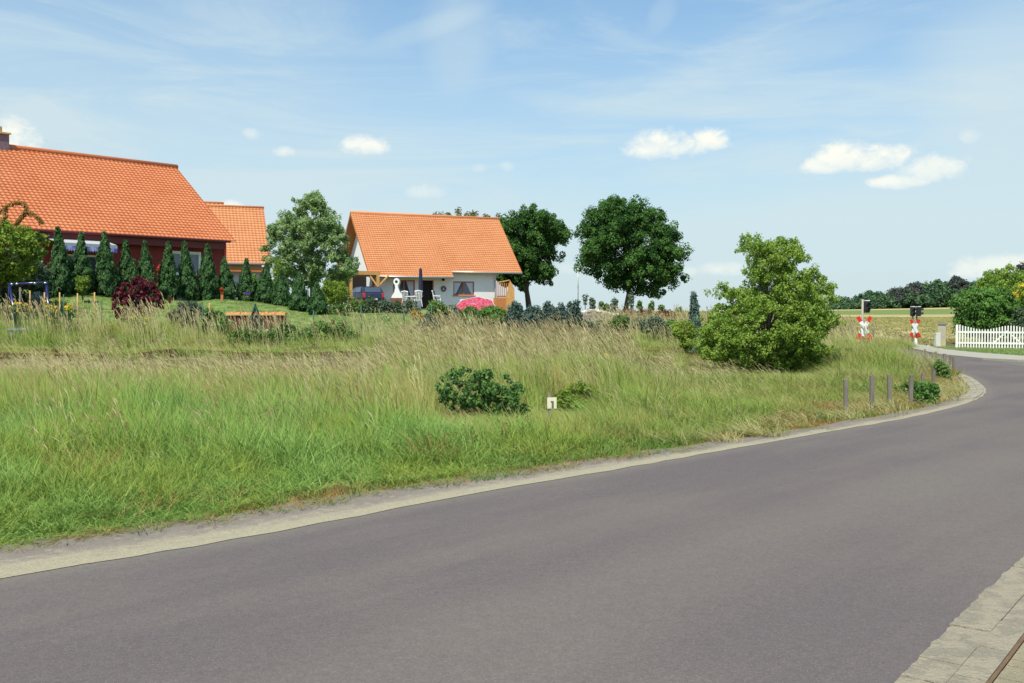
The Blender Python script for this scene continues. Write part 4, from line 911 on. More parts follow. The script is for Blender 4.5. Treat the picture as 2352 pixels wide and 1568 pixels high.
# arching climber shoots over the red roof's eave
t = thing('climber', 'arching orange flowered climber shoots above the leafy tree at the left edge', 'climbing plant', Q(20, 35))
def cpts(seq, D): return [P(u, v, D) for u, v in spline(seq, 6)]
for nm, seq, r_ in (('stem', [(-10, 500), (8, 478), (30, 468), (48, 466), (60, 476), (56, 492), (40, 510), (38, 520)], .012), ('stem', [(40, 512), (55, 492), (72, 491), (88, 502), (96, 512)], .01), ('stem', [(2, 512), (12, 496), (14, 478)], .01)):
    pp = cpts(seq, 35); mb = MB(); mb.tube(pp, r_, 5); o = mb.build(nm, M_bark, t)
    C = np.array([list(p) for p in pp]); V, T = leaves(C, np.full(len(C), .085), 16, .045); leaf_obj('foliage', V, T, L_vine, o)
    V, T = leaves(C[::3], np.full(len(C[::3]), .07), 4, .04); leaf_obj('blossom', V, T, L_orange, o)

# ------------------------------------------------------------------ conifer row (each its own tree)
def conifer(name, label, u, vb, vt, w, D, mat, n=1700, cat='conifer', group='thujas planted in a row before the houses', fat=.8):
    x = X(u, D); zt = ZV(vt, D); zb = min(ZV(vb, D), g(x, D)+.05); W_ = w/F*D*.5*1.0; H = zt-zb
    root = thing(name, label, cat, (x, D, zb), group)
    f = RNG.random(n)**1.15; tone = RNG.random(n)*.6; lean = RNG.uniform(-.05, .05)
    prof = np.interp(f, [0, .08, .25, .5, .75, .9, 1], [.74, .95, 1, .72, .38, .18, .03])
    th = RNG.random(n)*2*np.pi; p1_, p2_, p3_ = RNG.uniform(0, 6, 3); lump = 1+.17*np.sin(th*3+f*9+p1_)+.14*np.sin(th*5-f*17+p2_)+.10*np.sin(f*31+th+p3_)
    rr = W_*prof*lump*(1-.35*RNG.random(n)**1.5)
    c = np.stack([x+rr*np.cos(th)+lean*f*H*f, D+rr*np.sin(th), zb+.03+f*H*.97], 1); tone += .4*(lump-.75)
    k = 5; c2 = np.repeat(c, k, 0)+RNG.normal(size=(n*k, 3))*np.array([.03, .03, .05]); out = np.repeat(np.stack([np.cos(th), np.sin(th), np.full(n, .35)], 1), k, 0)
    nr = out+RNG.normal(size=out.shape)*.45; nr /= np.linalg.norm(nr, axis=1)[:, None]
    a = np.repeat(np.stack([np.cos(th)*.45, np.sin(th)*.45, np.ones(n)], 1), k, 0)+RNG.normal(size=out.shape)*.35; a -= nr*(a*nr).sum(1)[:, None]; a /= np.linalg.norm(a, axis=1)[:, None]; b = np.cross(nr, a)
    s_ = RNG.uniform(.6, 1.3, n*k)[:, None]; l_ = .055*s_*1.3; w_ = .019*s_*1.2
    V = np.stack([c2-a*l_, c2+b*w_, c2+a*l_, c2-b*w_], 1).reshape(-1, 3)
    leaf_obj('foliage', V, np.repeat(np.clip(np.repeat(tone, k)+RNG.random(n*k)*.25, 0, 1), 4), mat, root)
    mb = MB(); mb.tube([(x, D, zb-.1), (x, D, zb+H*.5), (x+lean*H*.7, D, zb+H*.93)], [.05, .035, .008], 6); mb.build('trunk', M_bark, root)
    return root
CL = ['first thuja from the left, just right of the light green leafy tree', 'second thuja from the left, with yellowish leaves at its foot', 'tall third thuja from the left, under the blue awning end', 'thuja fourth from the left, small twin at its right side', 'low thuja sapling squeezed beside the fourth thuja', 'thuja directly behind the purple maple', 'thuja at the left jamb of the white framed window', 'thuja standing before the middle of the white framed window', 'stout thuja at the right jamb of the white framed window', 'thuja at the right corner of the red house', 'slim thuja below the timber beam of the orange roofed house', 'thuja left of the birch like tree, at its crown edge', 'thuja beneath the left half of the birch like tree', 'loose thuja beneath the middle of the birch like tree', 'rightmost thuja of the row, lowest on the lawn']
for lb, (u, vb, vt, w, D) in zip(CL, [(140, 672, 523, 50, 39.4), (187, 671, 536, 46, 40), (243, 672, 533, 52, 40.8), (291, 673, 554, 42, 41.6), (309, 672, 600, 22, 41.2), (337, 676, 557, 42, 42.4), (386, 683, 558, 46, 43.3), (430, 686, 556, 44, 44.1), (477, 688, 563, 50, 45), (519, 691, 594, 44, 45.8), (563, 692, 596, 36, 46.5), (609, 694, 608, 42, 46.5), (646, 696, 622, 38, 46), (687, 706, 628, 44, 44.5), (730, 716, 653, 38, 42.5)]):
    conifer('thuja_tree', lb, u, vb+3, vt, w, D, L_thuja)
conifer('thuja_tree', 'dark thuja in shade between the light green tree and the first lit thuja', 93, 668, 575, 34, 39, L_thuja, 1200)
conifer('juniper', 'slim dark juniper left of the tall wild bush', 1597, 762, 676, 30, 30, L_spruce, 1400, group=None)
# ------------------------------------------------------------------ shrubs and plants
def shrub(name, label, cat, u0, u1, v0, v1, D, mat, n=70, nper=55, leaf=.05, cr=None, Rd=None, poly=None, flowers=None, group=None, k=12, up=.4, aspect=1.5, fn=14, fs=.035, clus=None):
    w = (u1-u0)/F*D; h = (v1-v0)/F*D; cr = cr or max(.05, min(w, h)*.16); poly = poly or ell(u0, u1, v0, v1)
    zb = ZV(v1, D); t = tree(name, label, cat, poly, D, ((u0+u1)/2, v1), mat, n=n, Rd=Rd or w*.42, cr=cr, nper=nper, leaf=leaf, r0=.018, k=k, up=up, aspect=aspect, group=group, base_z=min(zb, g(X((u0+u1)/2, D), D)), bark=M_bark, spread=(0, .5), shell=.35, minb=cr*.5, clus=clus)
    if flowers:
        C = sample_outline(poly, D, fn, (Rd or w*.42), .15, 0); V, T = leaves(C, np.full(len(C), fs*.7), 7, fs); leaf_obj('blossom', V, T, flowers, t)
    return t
for lb, (u0, u1, vt, D) in zip(['bluish shrub under the timber stair', 'broad bluish shrub second from the timber stair', 'bluish shrub in the middle of the group right of the white house', 'tall narrow bluish shrub near the stone heap', 'bluish shrub touching the left side of the stone heap'],
                            [(1160, 1206, 688, 34), (1196, 1246, 694, 33.5), (1236, 1276, 690, 34.5), (1266, 1306, 692, 34), (1298, 1336, 678, 34.5)]):
    um = (u0+u1)/2; w_ = u1-u0; vb = 775
    shrub('blue_shrub', lb, 'shrub', u0, u1, vt, vb, D, L_spruce, 150, 60, .038, cr=.11, aspect=3, up=.2, group='bluish conifer shrubs at the meadow edge', poly=[(u0, 760), (u0-2, 735), (u0+w_*.12, vt+22), (u0+w_*.2, vt+6), (u0+w_*.3, vt+16), (um-4, vt+8), (um, vt-8), (um+6, vt+10), (u1-w_*.2, vt+4), (u1-w_*.1, vt+24), (u1+2, 740), (u1, 765), (um, 775)])
tree('purple_maple', 'small dark purple maple with blue stake on the lawn', 'tree', Zc(1, [(820, 1340), (870, 1270), (870, 1190), (960, 1160), (1000, 1140), (1060, 1160), (1130, 1190), (1160, 1250), (1210, 1340), (1150, 1350), (1120, 1400), (1080, 1430), (1040, 1400), (1000, 1380), (950, 1400), (920, 1490), (870, 1400)]),
     34.6, (318, 752), L_purple, n=100, clus=(3, .1), Rd=.7, cr=.075, nper=28, leaf=.05, r0=.04, k=30, spread=(0, .6), jit=.7, aspect=2.0)
mb = MB(); mb.tube([(X(314, 34.3), 34.3, ZV(752, 34.3)), (X(315, 34.3), 34.3, ZV(684, 34.3))], .025, 6); tag(mb.build('plant_stake', simple('blue_green_paint', (.03, .10, .13), .5, .2, 4), smooth=True, origin=(X(314, 34.3), 34.3, ZV(752, 34.3))), 'blue green stake in front of the purple maple', 'stake')
shrub('grey_shrub', 'rounded grey green broom shrub right of the purple maple', 'shrub', 385, 482, 692, 758, 35.5, L_grey, 200, 60, .035, cr=.13, aspect=3.0, up=.9)
shrub('garden_shrub', 'fresh green leafy shrub left of the low wall with tile coping', 'shrub', 448, 530, 712, 790, 34, L_hedge, 130, 45, .06, cr=.13, flowers=L_redf, fn=4)
shrub('garden_shrub', 'straggling green shrub in front of the low wall', 'shrub', 520, 615, 752, 815, 32.5, L_shrub, 120, 45, .055, cr=.13)
shrub('garden_shrub', 'green leafy shrub before the pale stones right of the trellis', 'shrub', 610, 700, 742, 812, 32.5, L_shrub, 110, 45, .055, cr=.13)
shrub('garden_shrub', 'bramble like shrub below the lawn near the green fence post', 'shrub', 690, 835, 735, 812, 33, L_shrub, 170, 45, .055, cr=.13)
shrub('round_shrub', 'round yellow green shrub under the birch like tree', 'shrub', 733, 800, 639, 702, 50, L_lime, 130, 50, .06, cr=.17)
shrub('garden_shrub', 'yellow green undergrowth behind the thujas left of the birch like tree', 'shrub', 625, 650, 590, 690, 49, L_lime, 60, 50, .06, cr=.16)
shrub('garden_shrub', 'light shrub growing between the slim thuja and its right neighbour', 'shrub', 572, 605, 624, 692, 47.5, L_hedge, 60, 45, .06, cr=.14)
shrub('garden_shrub', 'yellowish low plant at the foot of the second thuja', 'shrub', 176, 205, 630, 674, 38.6, L_lime, 45, 40, .05, cr=.10)
shrub('garden_shrub', 'pinkish shrub beside the right end of the thuja row', 'shrub', 745, 810, 692, 735, 44, L_shrub, 80, 45, .05, cr=.13, flowers=L_whitef, fn=22)
row_ = [(798, 842, 680, 730, L_shrub, 'shrub with red blooms in front of the carport', L_redf), (828, 872, 684, 738, L_dark, 'dark shrub in front of the parked car', None), (866, 905, 686, 738, L_grey, 'bluish shrub in front of the white barbecue', None), (898, 936, 690, 738, L_dark, 'dark shrub in front of the terrace table', None), (928, 962, 686, 735, L_grey, 'grey green shrub left of the orange bloom', None),
        (975, 1035, 690, 752, L_shrub, 'mid green shrub beneath the wreath', None), (1020, 1062, 700, 748, L_grey, 'pale grey green plants left of the red parasol', L_whitef), (1050, 1110, 705, 752, L_hedge, 'fresh green shrub under the red parasol', None), (1095, 1165, 700, 756, L_hedge, 'broad green shrub right of the red parasol', None)]
for a in row_: shrub('garden_shrub', a[5]+', in the bed before the white house', 'shrub', a[0], a[1], a[2], a[3], 50 if a[0] < 960 else 38, a[4], 110, 50, .06, cr=.17, flowers=a[6], group=None)
shrub('flowering_bush', 'small bush covered in orange blossom below the terrace', 'bush', 942, 970, 712, 742, 45, L_shrub, 40, 40, .05, cr=.12, flowers=L_orange, fn=60, fs=.06)
shrub('garden_shrub', 'dark leafy shrub below the stone heap', 'shrub', 1352, 1432, 738, 792, 37, L_dark, 100, 45, .06, cr=.16)
shrub('garden_shrub', 'soft green willow like shrub on the bank right of the stone heap', 'shrub', 1430, 1500, 732, 785, 38, L_grey, 100, 50, .05, cr=.17, aspect=3)
shrub('garden_shrub', 'pale green shrub in the tall grass left of the wild bush', 'shrub', 1495, 1565, 742, 790, 36, L_shrub, 100, 45, .05, cr=.16)
shrub('garden_shrub', 'yellow green shrub low at the left foot of the wild bush', 'shrub', 1545, 1602, 728, 800, 29, L_lime, 90, 40, .045, cr=.12)
for u0, u1, vt, lb in ((1418, 1462, 712, 'left'), (1456, 1505, 709, 'middle'), (1500, 1558, 711, 'right')):
    shrub('russet_hedge', lb+' bush of the reddish brown hedge under the lone round tree', 'hedge bush', u0, u1, vt, 734, 52, L_russet, 90, 40, .07, cr=.17)
M_sap = [(1336, 1350, 676, 720, 'bare young sapling standing behind the stone heap'), (1350, 1366, 682, 722, 'second young sapling behind the stone heap, right of the bare one'), (1404, 1420, 672, 722, 'young sapling left of the lone round tree trunk'), (1440, 1456, 670, 720, 'young sapling right of the lone round tree trunk'), (1372, 1400, 692, 722, 'low green sapling between stone heap and lone round tree'), (1462, 1474, 690, 716, 'small pointed conifer first right of the lone tree trunk'), (1488, 1500, 693, 718, 'small pointed conifer second right of the lone tree trunk'), (1512, 1524, 697, 718, 'small pointed conifer third right of the lone tree trunk'), (1552, 1566, 706, 716, 'tiny round bush on the horizon left of the wild bush')]
for u0, u1, v0, v1, lb in M_sap: shrub('young_tree', lb, 'young tree', u0, u1, v0, v1, 56, L_grey if v1-v0 > 30 else L_shrub, 26, 30, .08, cr=.14, aspect=2, k=14)
for a in ((1125, 1175, 712, 772, L_shrub, 'mid green shrub left of the bluish shrub group'), (1330, 1372, 738, 775, L_grey, 'low grey green shrub in front of the stone heap'), (1400, 1445, 724, 760, L_shrub, 'green shrub at the right end of the stone heap'), (1470, 1530, 728, 765, L_grey, 'pale willowy shrub before the reddish hedge'), (960, 1010, 720, 775, L_grey, 'soft grey green shrub below the orange bush, amid the grass'), (1040, 1100, 728, 775, L_shrub, 'green weeds growing up below the red parasol'), (1515, 1560, 738, 772, L_hedge, 'light green shrub left of the juniper')):
    shrub('bank_shrub', a[5], 'shrub', a[0], a[1], a[2], a[3], 34.5, a[4], 90, 45, .05, cr=.13, aspect=2.2)
# meadow bushes near the camera
shrub('meadow_bush', 'dark glossy leaved bush standing in the meadow near the road', 'bush', 1000, 1215, 842, 975, 13.6, L_gloss, 105, 30, .030, cr=.05, clus=(3, .055), poly=[(1002, 905), (1015, 862), (1045, 842), (1090, 850), (1130, 846), (1165, 868), (1200, 890), (1212, 930), (1205, 975), (1175, 965), (1140, 972), (1100, 950), (1060, 945), (1020, 935)], flowers=L_whitef, fn=12, fs=.012, k=90)
shrub('meadow_weed', 'thin grey green weed left of the glossy meadow bush', 'weed', 938, 1012, 868, 935, 15.2, L_grey, 60, 24, .026, cr=.06, k=30)
shrub('meadow_bush', 'small bright green bush right of the little white plate', 'bush', 1272, 1362, 880, 948, 15.2, L_lime, 45, 28, .034, cr=.045, clus=(3, .05), k=30)
shrub('roadside_bush', 'small dark green bush among the grey posts at the bend', 'bush', 2143, 2178, 826, 892, 23.5, L_shrub, 120, 40, .035, cr=.07, k=30)
shrub('roadside_weed', 'leafy weeds at the foot of the grey posts before the bend', 'weed', 2095, 2150, 868, 945, 17.6, L_hedge, 120, 34, .032, cr=.07, k=30)
shrub('roadside_weed', 'low weeds between the second and third grey post', 'weed', 2055, 2098, 872, 925, 19, L_shrub, 60, 34, .032, cr=.06, k=20)
shrub('crossing_shrub', 'yellow green shrub before the left crossing sign', 'shrub', 1905, 1975, 800, 860, 26, L_shrub, 80, 34, .04, cr=.1)
# hedge and trees behind the picket fence
tree('garden_spruce', 'dense fresh green spruce behind the left end of the white picket fence', 'tree', Zc(6, [(1165, 530), (1175, 440), (1260, 400), (1330, 390), (1400, 375), (1500, 400), (1560, 440), (1650, 520), (1660, 640), (1640, 790), (1200, 790), (1190, 600)]), 48, (2262, 790), L_hedge, n=330, Rd=1.5, cr=.24, nper=80, leaf=.065, r0=.08, k=30, aspect=2.6, tj=.4, shell=.4)
tree('garden_tree', 'tall brownish green tree behind the fence, rising above the spruce', 'tree', Zc(6, [(1380, 400), (1420, 300), (1450, 250), (1500, 215), (1545, 175), (1600, 225), (1680, 300), (1740, 380), (1800, 500), (1800, 760), (1600, 760), (1450, 500)]), 52, (2318, 780), L_bush, n=330, Rd=2.0, cr=.26, nper=60, leaf=.075, r0=.1, k=40, aspect=1.7, shell=.35)
tree('garden_shrub', 'dark shrub with russet shade behind the right part of the fence', 'shrub', Zc(6, [(1640, 600), (1700, 560), (1900, 540), (1900, 800), (1640, 800)]), 46, (2370, 790), L_dark, n=120, Rd=1.3, cr=.24, nper=60, leaf=.07, r0=.05, k=20)
t = tree('laburnum', 'shrub with bright yellow blossom behind the picket fence at the right edge', 'shrub', Zc(6, [(1640, 400), (1690, 340), (1800, 330), (1900, 380), (1900, 560), (1700, 560)]), 47.5, (2370, 780), L_lime, n=70, Rd=.9, cr=.2, nper=40, leaf=.06, r0=.04, k=24)
C = sample_outline(Zc(6, [(1640, 420), (1700, 350), (1760, 360), (1760, 500), (1680, 520)]), 46.6, 12, .4); V, T = leaves(C, np.full(len(C), .09), 16, .05); leaf_obj('blossom', V, T, L_yellow, t)
# far wood
def mass(name, poly, D, mat, n, cr, leaf, nper, Rd, kind=None, label=None, cat=None):
    C = sample_outline(poly, D, n, Rd, .6, 0); V, T = leaves(C, cr*RNG.uniform(.6, 1.3, len(C)), nper, leaf, 1.3, .5, .5, .6, 1, .35)
    o = leaf_obj(name, V, T, mat, None, (C[:, 0].mean(), D, C[:, 2].min())); tag(o, label, cat, None, kind); return o
mass('far_wood', Zc(6, [(60, 620), (100, 560), (160, 500), (220, 480), (310, 505), (350, 465), (440, 435), (500, 450), (600, 455), (630, 420), (700, 415), (760, 405), (850, 410), (900, 408), (950, 350), (1100, 400), (1170, 420), (1200, 380), (1300, 360), (1450, 330), (1800, 300), (1800, 545), (1180, 560), (900, 560), (600, 565), (300, 590), (150, 600)]), 285, L_far, 1300, 1.1, .48, 60, 14, 'stuff', 'dense dark green wood along the crest of the field', 'wood')
for lb, poly, mt in (('dark tall tree of the far wood with a broad rounded head', [(945, 540), (940, 430), (960, 370), (1000, 335), (1060, 330), (1085, 380), (1090, 450), (1110, 540)], L_far), ('purplish round tree at the top of the far wood', [(1085, 540), (1080, 420), (1075, 350), (1110, 312), (1170, 305), (1220, 330), (1245, 390), (1230, 540)], L_farp),
                     ('small brownish tree poking out of the far wood', [(740, 520), (750, 410), (780, 372), (805, 362), (845, 362), (870, 520)], L_farp), ('low purplish treetop at the left of the far wood', [(600, 530), (612, 430), (640, 408), (690, 405), (715, 440), (725, 530)], L_farp), ('dark purplish tree behind the garden tree at the right edge', [(1640, 330), (1670, 230), (1700, 200), (1800, 190), (1820, 400), (1700, 400)], L_farp), ('dark treetop behind the left flank of the garden tree', [(1240, 540), (1260, 400), (1290, 370), (1340, 345), (1390, 365), (1400, 540)], L_far)):
    tree('far_tree', lb, 'tree', Zc(6, poly), 279, (Zc(6, poly)[0][0]+8, 705), mt, n=95, Rd=3, cr=1.0, nper=70, leaf=.42, r0=.3, k=6, jit=.5, shell=.6, minb=.15, base_z=2.4, group='distinct trees of the far wood')

# ------------------------------------------------------------------ garden things
M_stake = simple('yellow_stake', (.50, .30, .09), .7, .25, 6); M_gpost = simple('green_post', (.02, .085, .06), .5, .2, 4); M_grey = simple('weathered_post', (.235, .205, .17), .95, .45, 9, .6, rgb2=(.15, .13, .105), stretch=(1, 1, .3))
def stick(name, label, cat, u, v0, v1, D, r_, mat, group, u2=None, n=6):
    b = P(u, v1, D); gb = g(b.x, D); b.z = min(b.z, gb+.05)-.1; e = P(u2 or u, v0, D)
    mb = MB(); mb.tube([b, b.lerp(e, .5)+Vector((random.uniform(-.01, .01), 0, 0)), e], [r_, r_*.97, r_*.94], n); o = mb.build(name, mat, smooth=True, origin=b); tag(o, label, cat, group); return o
GS = 'pale wooden stakes on the lawn edge'
for (u, a, b, lb) in ((46, 660, 710, 'crooked greyish stake inside the blue swing frame'), (69, 667, 708, 'yellow wooden stake in the middle of the blue swing frame'), (102, 671, 708, 'yellow wooden stake at the right leg of the blue swing frame'), (137, 671, 722, 'tallest yellow wooden stake, just left of a green post'), (178, 673, 712, 'yellow wooden stake between the tallest one and the purple maple'), (217, 671, 724, 'yellow wooden stake nearest the purple maple'), (481, 696, 716, 'short yellow stake right of the grey green broom shrub')):
    stick('garden_stake', lb, 'stake', u, a, b+14, 34.2 if u < 400 else 35.6, .026 if u > 60 else .034, M_stake if u > 60 else M_grey, GS)
GP = 'dark green metal fence posts along the garden'
for (u, a, b, lb) in ((146, 676, 720, 'green metal post right of the tallest yellow stake'), (133, 700, 722, 'thin dark post half hidden by yellow flowers'), (233, 692, 752, 'green metal post left of the purple maple'), (465, 693, 712, 'green metal post poking from the grey green broom shrub'), (720, 712, 756, 'green metal post standing before the lawn below the rightmost thuja'), (829, 700, 744, 'green metal post before the dark shrub under the parked car'), (927, 708, 762, 'green metal post left of the orange bloom bush'), (991, 700, 730, 'green metal post in front of the shrub beneath the wreath')):
    stick('fence_post', lb, 'post', u, a, b, 33.6 if u < 600 else 35.5, .024, M_gpost, GP)
stick('mast', 'thin grey mast against the sky left of the lone round tree', 'mast', 1327, 612, 706, 66, .03, M_gutter, None)
# swing frame
D = 33.6; t = thing('swing_frame', 'dark blue tubular swing frame with shiny fittings at the left edge', 'swing frame', Q(66, D)); M_blue = simple('blue_gloss', (.010, .012, .075), .25, .1, 3, spec=.9)
tl = P(22, 652, D); tr = P(106, 649, D); mb = MB(); mb.tube([tl+Vector((-.05, 0, 0)), tr+Vector((.05, 0, 0))], .045, 10); mb.build('top_bar', M_blue, t, True)
for (p_, u1, y1) in ((tl, 40, -.5), (tl, 16, .7), (tr, 118, -.5), (tr, 108, .7)):
    q = P(u1, 712, D+y1); mb = MB(); mb.tube([p_, (q.x, D+y1, g(q.x, D+y1)-.05)], .04, 10); mb.build('leg', M_blue, t, True)
M_chr = simple('polished_fitting', (.85, .85, .85), .12, .02, 3, metal=1.0)
for u, v in ((27, 652), (39, 651.5), (80, 650), (104, 649.5), (31, 687)):
    q = P(u, v, D-.05); mb = MB(); mb.lathe((q.x, q.y, q.z-.04), [(.01, 0), (.045, .02), (.05, .04), (.035, .07), (.01, .08)], 12); mb.build('fitting', M_chr, t, True)
q = Q(68, 33.2); mb = MB(); mb.lathe((q.x, q.y, q.z+.14), [(.75, 0), (.78, .05), (.6, .09), (.1, .12)], 26); mb.lathe((q.x, q.y, q.z-.1), [(.7, 0), (.72, .22)], 26); tag(mb.build('sandpit', simple('blue_grey_cover', (.19, .22, .36), .8, .15, 3), smooth=True, origin=q), 'round blue grey covered sandpit below the blue swing frame', 'sandpit')
shrub('pale_shrub', 'pale silvery shrub seen through the blue swing frame', 'shrub', 66, 100, 664, 704, 35.4, leafm('silver_leaf', (.10, .14, .12), (.26, .32, .30), .3), 60, 40, .05, cr=.1)
# low wall with tile coping, pale stones and obelisk trellis
D = 35.0; x0 = X(520, D); x1 = X(655, D); zt = ZV(722, D)
t = thing('garden_wall', 'low dark red wall with orange tile coping at the foot of the lawn', 'wall', (x0, D, g(x0, D)))
mb = MB(); mb.box(((x0+x1)/2, D+.1, min(g(x0, D), zt-.5)-.1), x1-x0, .2, zt-min(g(x0, D), zt-.5)+.06); mb.build('wall', simple('dark_brick', (.075, .022, .016), .9, .3, 8), t)
mb = MB(); k = 17; w = (x1-x0)/k
for i in range(k): 
    xa = x0+w*i; pts = [(-.16, 0), (-.1, .06), (0, .085), (.1, .06), (.16, 0)]
    mb.prism([(xa, D+.1+a, zt+b*(1+.2*(i % 2))-.01) for a, b in pts], (w*.96, 0, 0))
mb.build('coping', simple('coping_tile', (.52, .20, .07), .8, .2, 6), t)
M_pale = simple('pale_stone', (.52, .48, .43), .9, .2, 7, .5)
rng2 = random.Random(5)
def stone(mb, c, s_, rnd):
    c = Vector(c); vs = []; fs = []
    for i in range(5):
        for kx in range(7):
            a = 2*math.pi*kx/7; e = -math.pi/2+math.pi*i/4; q = s_*(1+rnd.uniform(-.18, .18)); vs.append(c+Vector((math.cos(a)*math.cos(e)*q*1.2, math.sin(a)*math.cos(e)*q, math.sin(e)*q*.7)))
    for i in range(4):
        for kx in range(7): a = i*7+kx; b = i*7+(kx+1) % 7; fs.append((a, b, b+7, a+7))
    mb.add(vs, fs)
for i in range(12):
    u = 545+i*10+rng2.uniform(-3, 3); D_ = 34.6; x = X(u, D_); z = g(x, D_)+.08; zz = ZV(759+rng2.uniform(-5, 5), D_); mb = MB(); stone(mb, (x, D_, zz), rng2.uniform(.07, .13), rng2); stone(mb, (x+.03, D_, zz-.17), .13, rng2); stone(mb, (x-.03, D_+.03, zz-.34), .13, rng2)
    tag(mb.build('border_stone', M_pale, origin=(x, D_, z)), 'pale field stones bordering the bed in front of the low wall with tile coping', 'stone', 'pale stones in front of the low wall')
D = 34.2; t = thing('obelisk_trellis', 'dark green pyramid trellis in front of the tile coped wall', 'trellis', Q(586, D)); ap = P(586, 700, D); zb = ZV(752, D); M_tg = simple('trellis_green', (.012, .06, .045), .5, .2, 4)
for a, b in ((-1, -1), (1, -1), (1, 1), (-1, 1)): mb = MB(); mb.tube([(ap.x+a*.02, D+b*.02, ap.z-.06), (ap.x+a*.24, D+b*.24, zb)], .022, 6); mb.build('leg', M_tg, t)
for f in (.3, .55, .8, .95):
    mb = MB(); r_ = .24*f+.005; z = ap.z-(ap.z-zb)*f; c4 = [Vector((ap.x+a*r_, D+b*r_, z)) for a, b in ((-1, -1), (1, -1), (1, 1), (-1, 1), (-1, -1))]
    for a, b in zip(c4[:-1], c4[1:]): mb.tube([a, b], .018, 5)
    for a, b in zip(c4[:-1], c4[1:]): mb.tube([(a+b)/2, (ap.x, D, ap.z-.06)], .012, 4)
    mb.build('ring', M_tg, t)
mb = MB(); mb.lathe(ap-Vector((0, 0, .08)), [(.04, 0), (.05, .03), (.03, .06), (.045, .09), (.01, .14)], 10); mb.build('finial', M_tg, t, True)
# flower pots along the terrace
M_teal = simple('teal_glaze', (.02, .20, .17), .35, .1, 4); M_terra = simple('terracotta', (.45, .15, .07), .8, .15, 5)
for (u, v, pot, fm_, s_, lb) in ((408, 669, M_teal, L_redf, .22, 'teal pot with one red bloom on a pale slab between two thujas'), (366, 628, M_terra, L_redf, .12, 'terracotta pot with bright red blooms left of the white framed window'), (449, 668, M_terra, L_orange, .10, 'pot of orange flowers below the right window pane'), (510, 676, M_terra, L_redf, .09, 'pot with red flowers at the red house corner')):
    D = 44.3 if u > 380 else 43.5; q = P(u, v, D); t = thing('flower_pot', lb, 'flower pot', q)
    mb = MB(); mb.lathe(q, [(s_*.62, 0), (s_*.95, s_*1.15), (s_*1.05, s_*1.2), (s_*1.05, s_*1.35), (s_*.9, s_*1.3)], 14); mb.build('pot', pot, t, True)
    C = np.array([[q.x, q.y, q.z+s_*1.6]]*7)+RNG.normal(size=(7, 3))*s_*.3; V, T = leaves(C, np.full(7, s_*.4), 16, .06); leaf_obj('foliage', V, T, L_shrub, t)
    C = np.array([[q.x, q.y-.1, q.z+s_*2.3]]*6)+RNG.normal(size=(6, 3))*s_*.35; V, T = leaves(C, np.full(6, s_*.35), 14, .06); leaf_obj('blossom', V, T, fm_, t)
    if u != 408:  # stand
        mb = MB(); zg = g(q.x, q.y)
        if q.z-zg > .05: mb.box((q.x, q.y, zg-.05), s_*1.2, s_*1.2, q.z-zg+.05); mb.build('pedestal', M_terra, t)
D = 44.0; q = P(408, 683, D); mb = MB(); mb.box((q.x, D, g(q.x, D)-.1), .62, .45, ZV(680, D)-g(q.x, D)+.1); tag(mb.build('stone_slab', M_pale, origin=(q.x, D, g(q.x, D))), 'pale slab under the teal pot', 'slab')
# yellow and violet flowers in the grass
def flowers(label, u0, u1, v0, v1, D, fm_, n, s_=.03, group=None):
    x = X((u0+u1)/2, D); t = thing('flower_clump', label, 'flowers', (x, D, g(x, D)), group); C = []; mb = MB()
    for i in range(n):
        u = random.uniform(u0, u1); v = random.uniform(v0, v1); d = D+random.uniform(-.3, .3); q = P(u, v, d); C.append(list(q)); zg = g(q.x, d)
        mb.tube([(q.x+random.uniform(-.08, .08), d, min(zg, q.z-.2)), q], .006, 4, cap=False)
    mb.build('stem', L_green_stem, t); V, T = leaves(np.array(C), np.full(n, s_*.6), 9, s_); leaf_obj('blossom', V, T, fm_, t)
    V, T = leaves(np.array(C)-np.array([0, 0, .15]), np.full(n, .1), 10, .04, 2.6); leaf_obj('foliage', V, T, L_shrub, t)
L_green_stem = simple('green_stem', (.06, .11, .03), .8, .2, 5)
flowers('yellow flowers with tall stems beside the blue swing frame', 105, 132, 690, 745, 32.6, L_yellow, 20, .045)
flowers('round clump of yellow flowers beneath the green post', 148, 172, 698, 722, 32.6, L_yellow, 18, .045)
flowers('yellow flowers low in the grass right of the purple maple', 296, 346, 720, 752, 33.0, L_yellow, 20, .04)
flowers('orange yellow flowers at the foot of the blue swing frame', 20, 75, 695, 722, 32.4, L_yellow, 20, .04)
flowers('two violet irises in front of the slim thuja', 563, 574, 672, 676, 44.5, leafm('violet', (.12, .03, .3), (.2, .06, .45), .3), 3, .07)
flowers('little white blooms in the bed left of the orange bush', 860, 900, 712, 735, 44, L_whitef, 12, .04)
# stone heap
D = 47; t = thing('stone_heap', 'heap of grey rubble with pale top behind the bluish shrubs', 'stone heap', Q(1370, D)); rng3 = random.Random(3)
tp = spline([(1326, 728), (1334, 718), (1350, 712), (1380, 714), (1400, 719), (1415, 722)], 5)
for (nm, cnt, mt) in (('stones', 300, simple('heap_stone', (.23, .20, .18), .9, .35, 5)), ('lime_cap', 80, simple('pale_lime', (.60, .55, .44), .9, .15, 4))):
    mb = MB()
    for i in range(cnt):
        u = rng3.uniform(1327, 1416); vt = np.interp(u, tp[:, 0], tp[:, 1]); f = rng3.random()
        if nm == 'lime_cap': q = P(u, vt+1+f*2.5, D+rng3.uniform(-.2, .8))
        else: q = P(u, vt+4+f*26, D-.2-f*1.1+rng3.uniform(0, .3))
        stone(mb, q, rng3.uniform(.06, .13), rng3)
    mb.build(nm, mt, t)

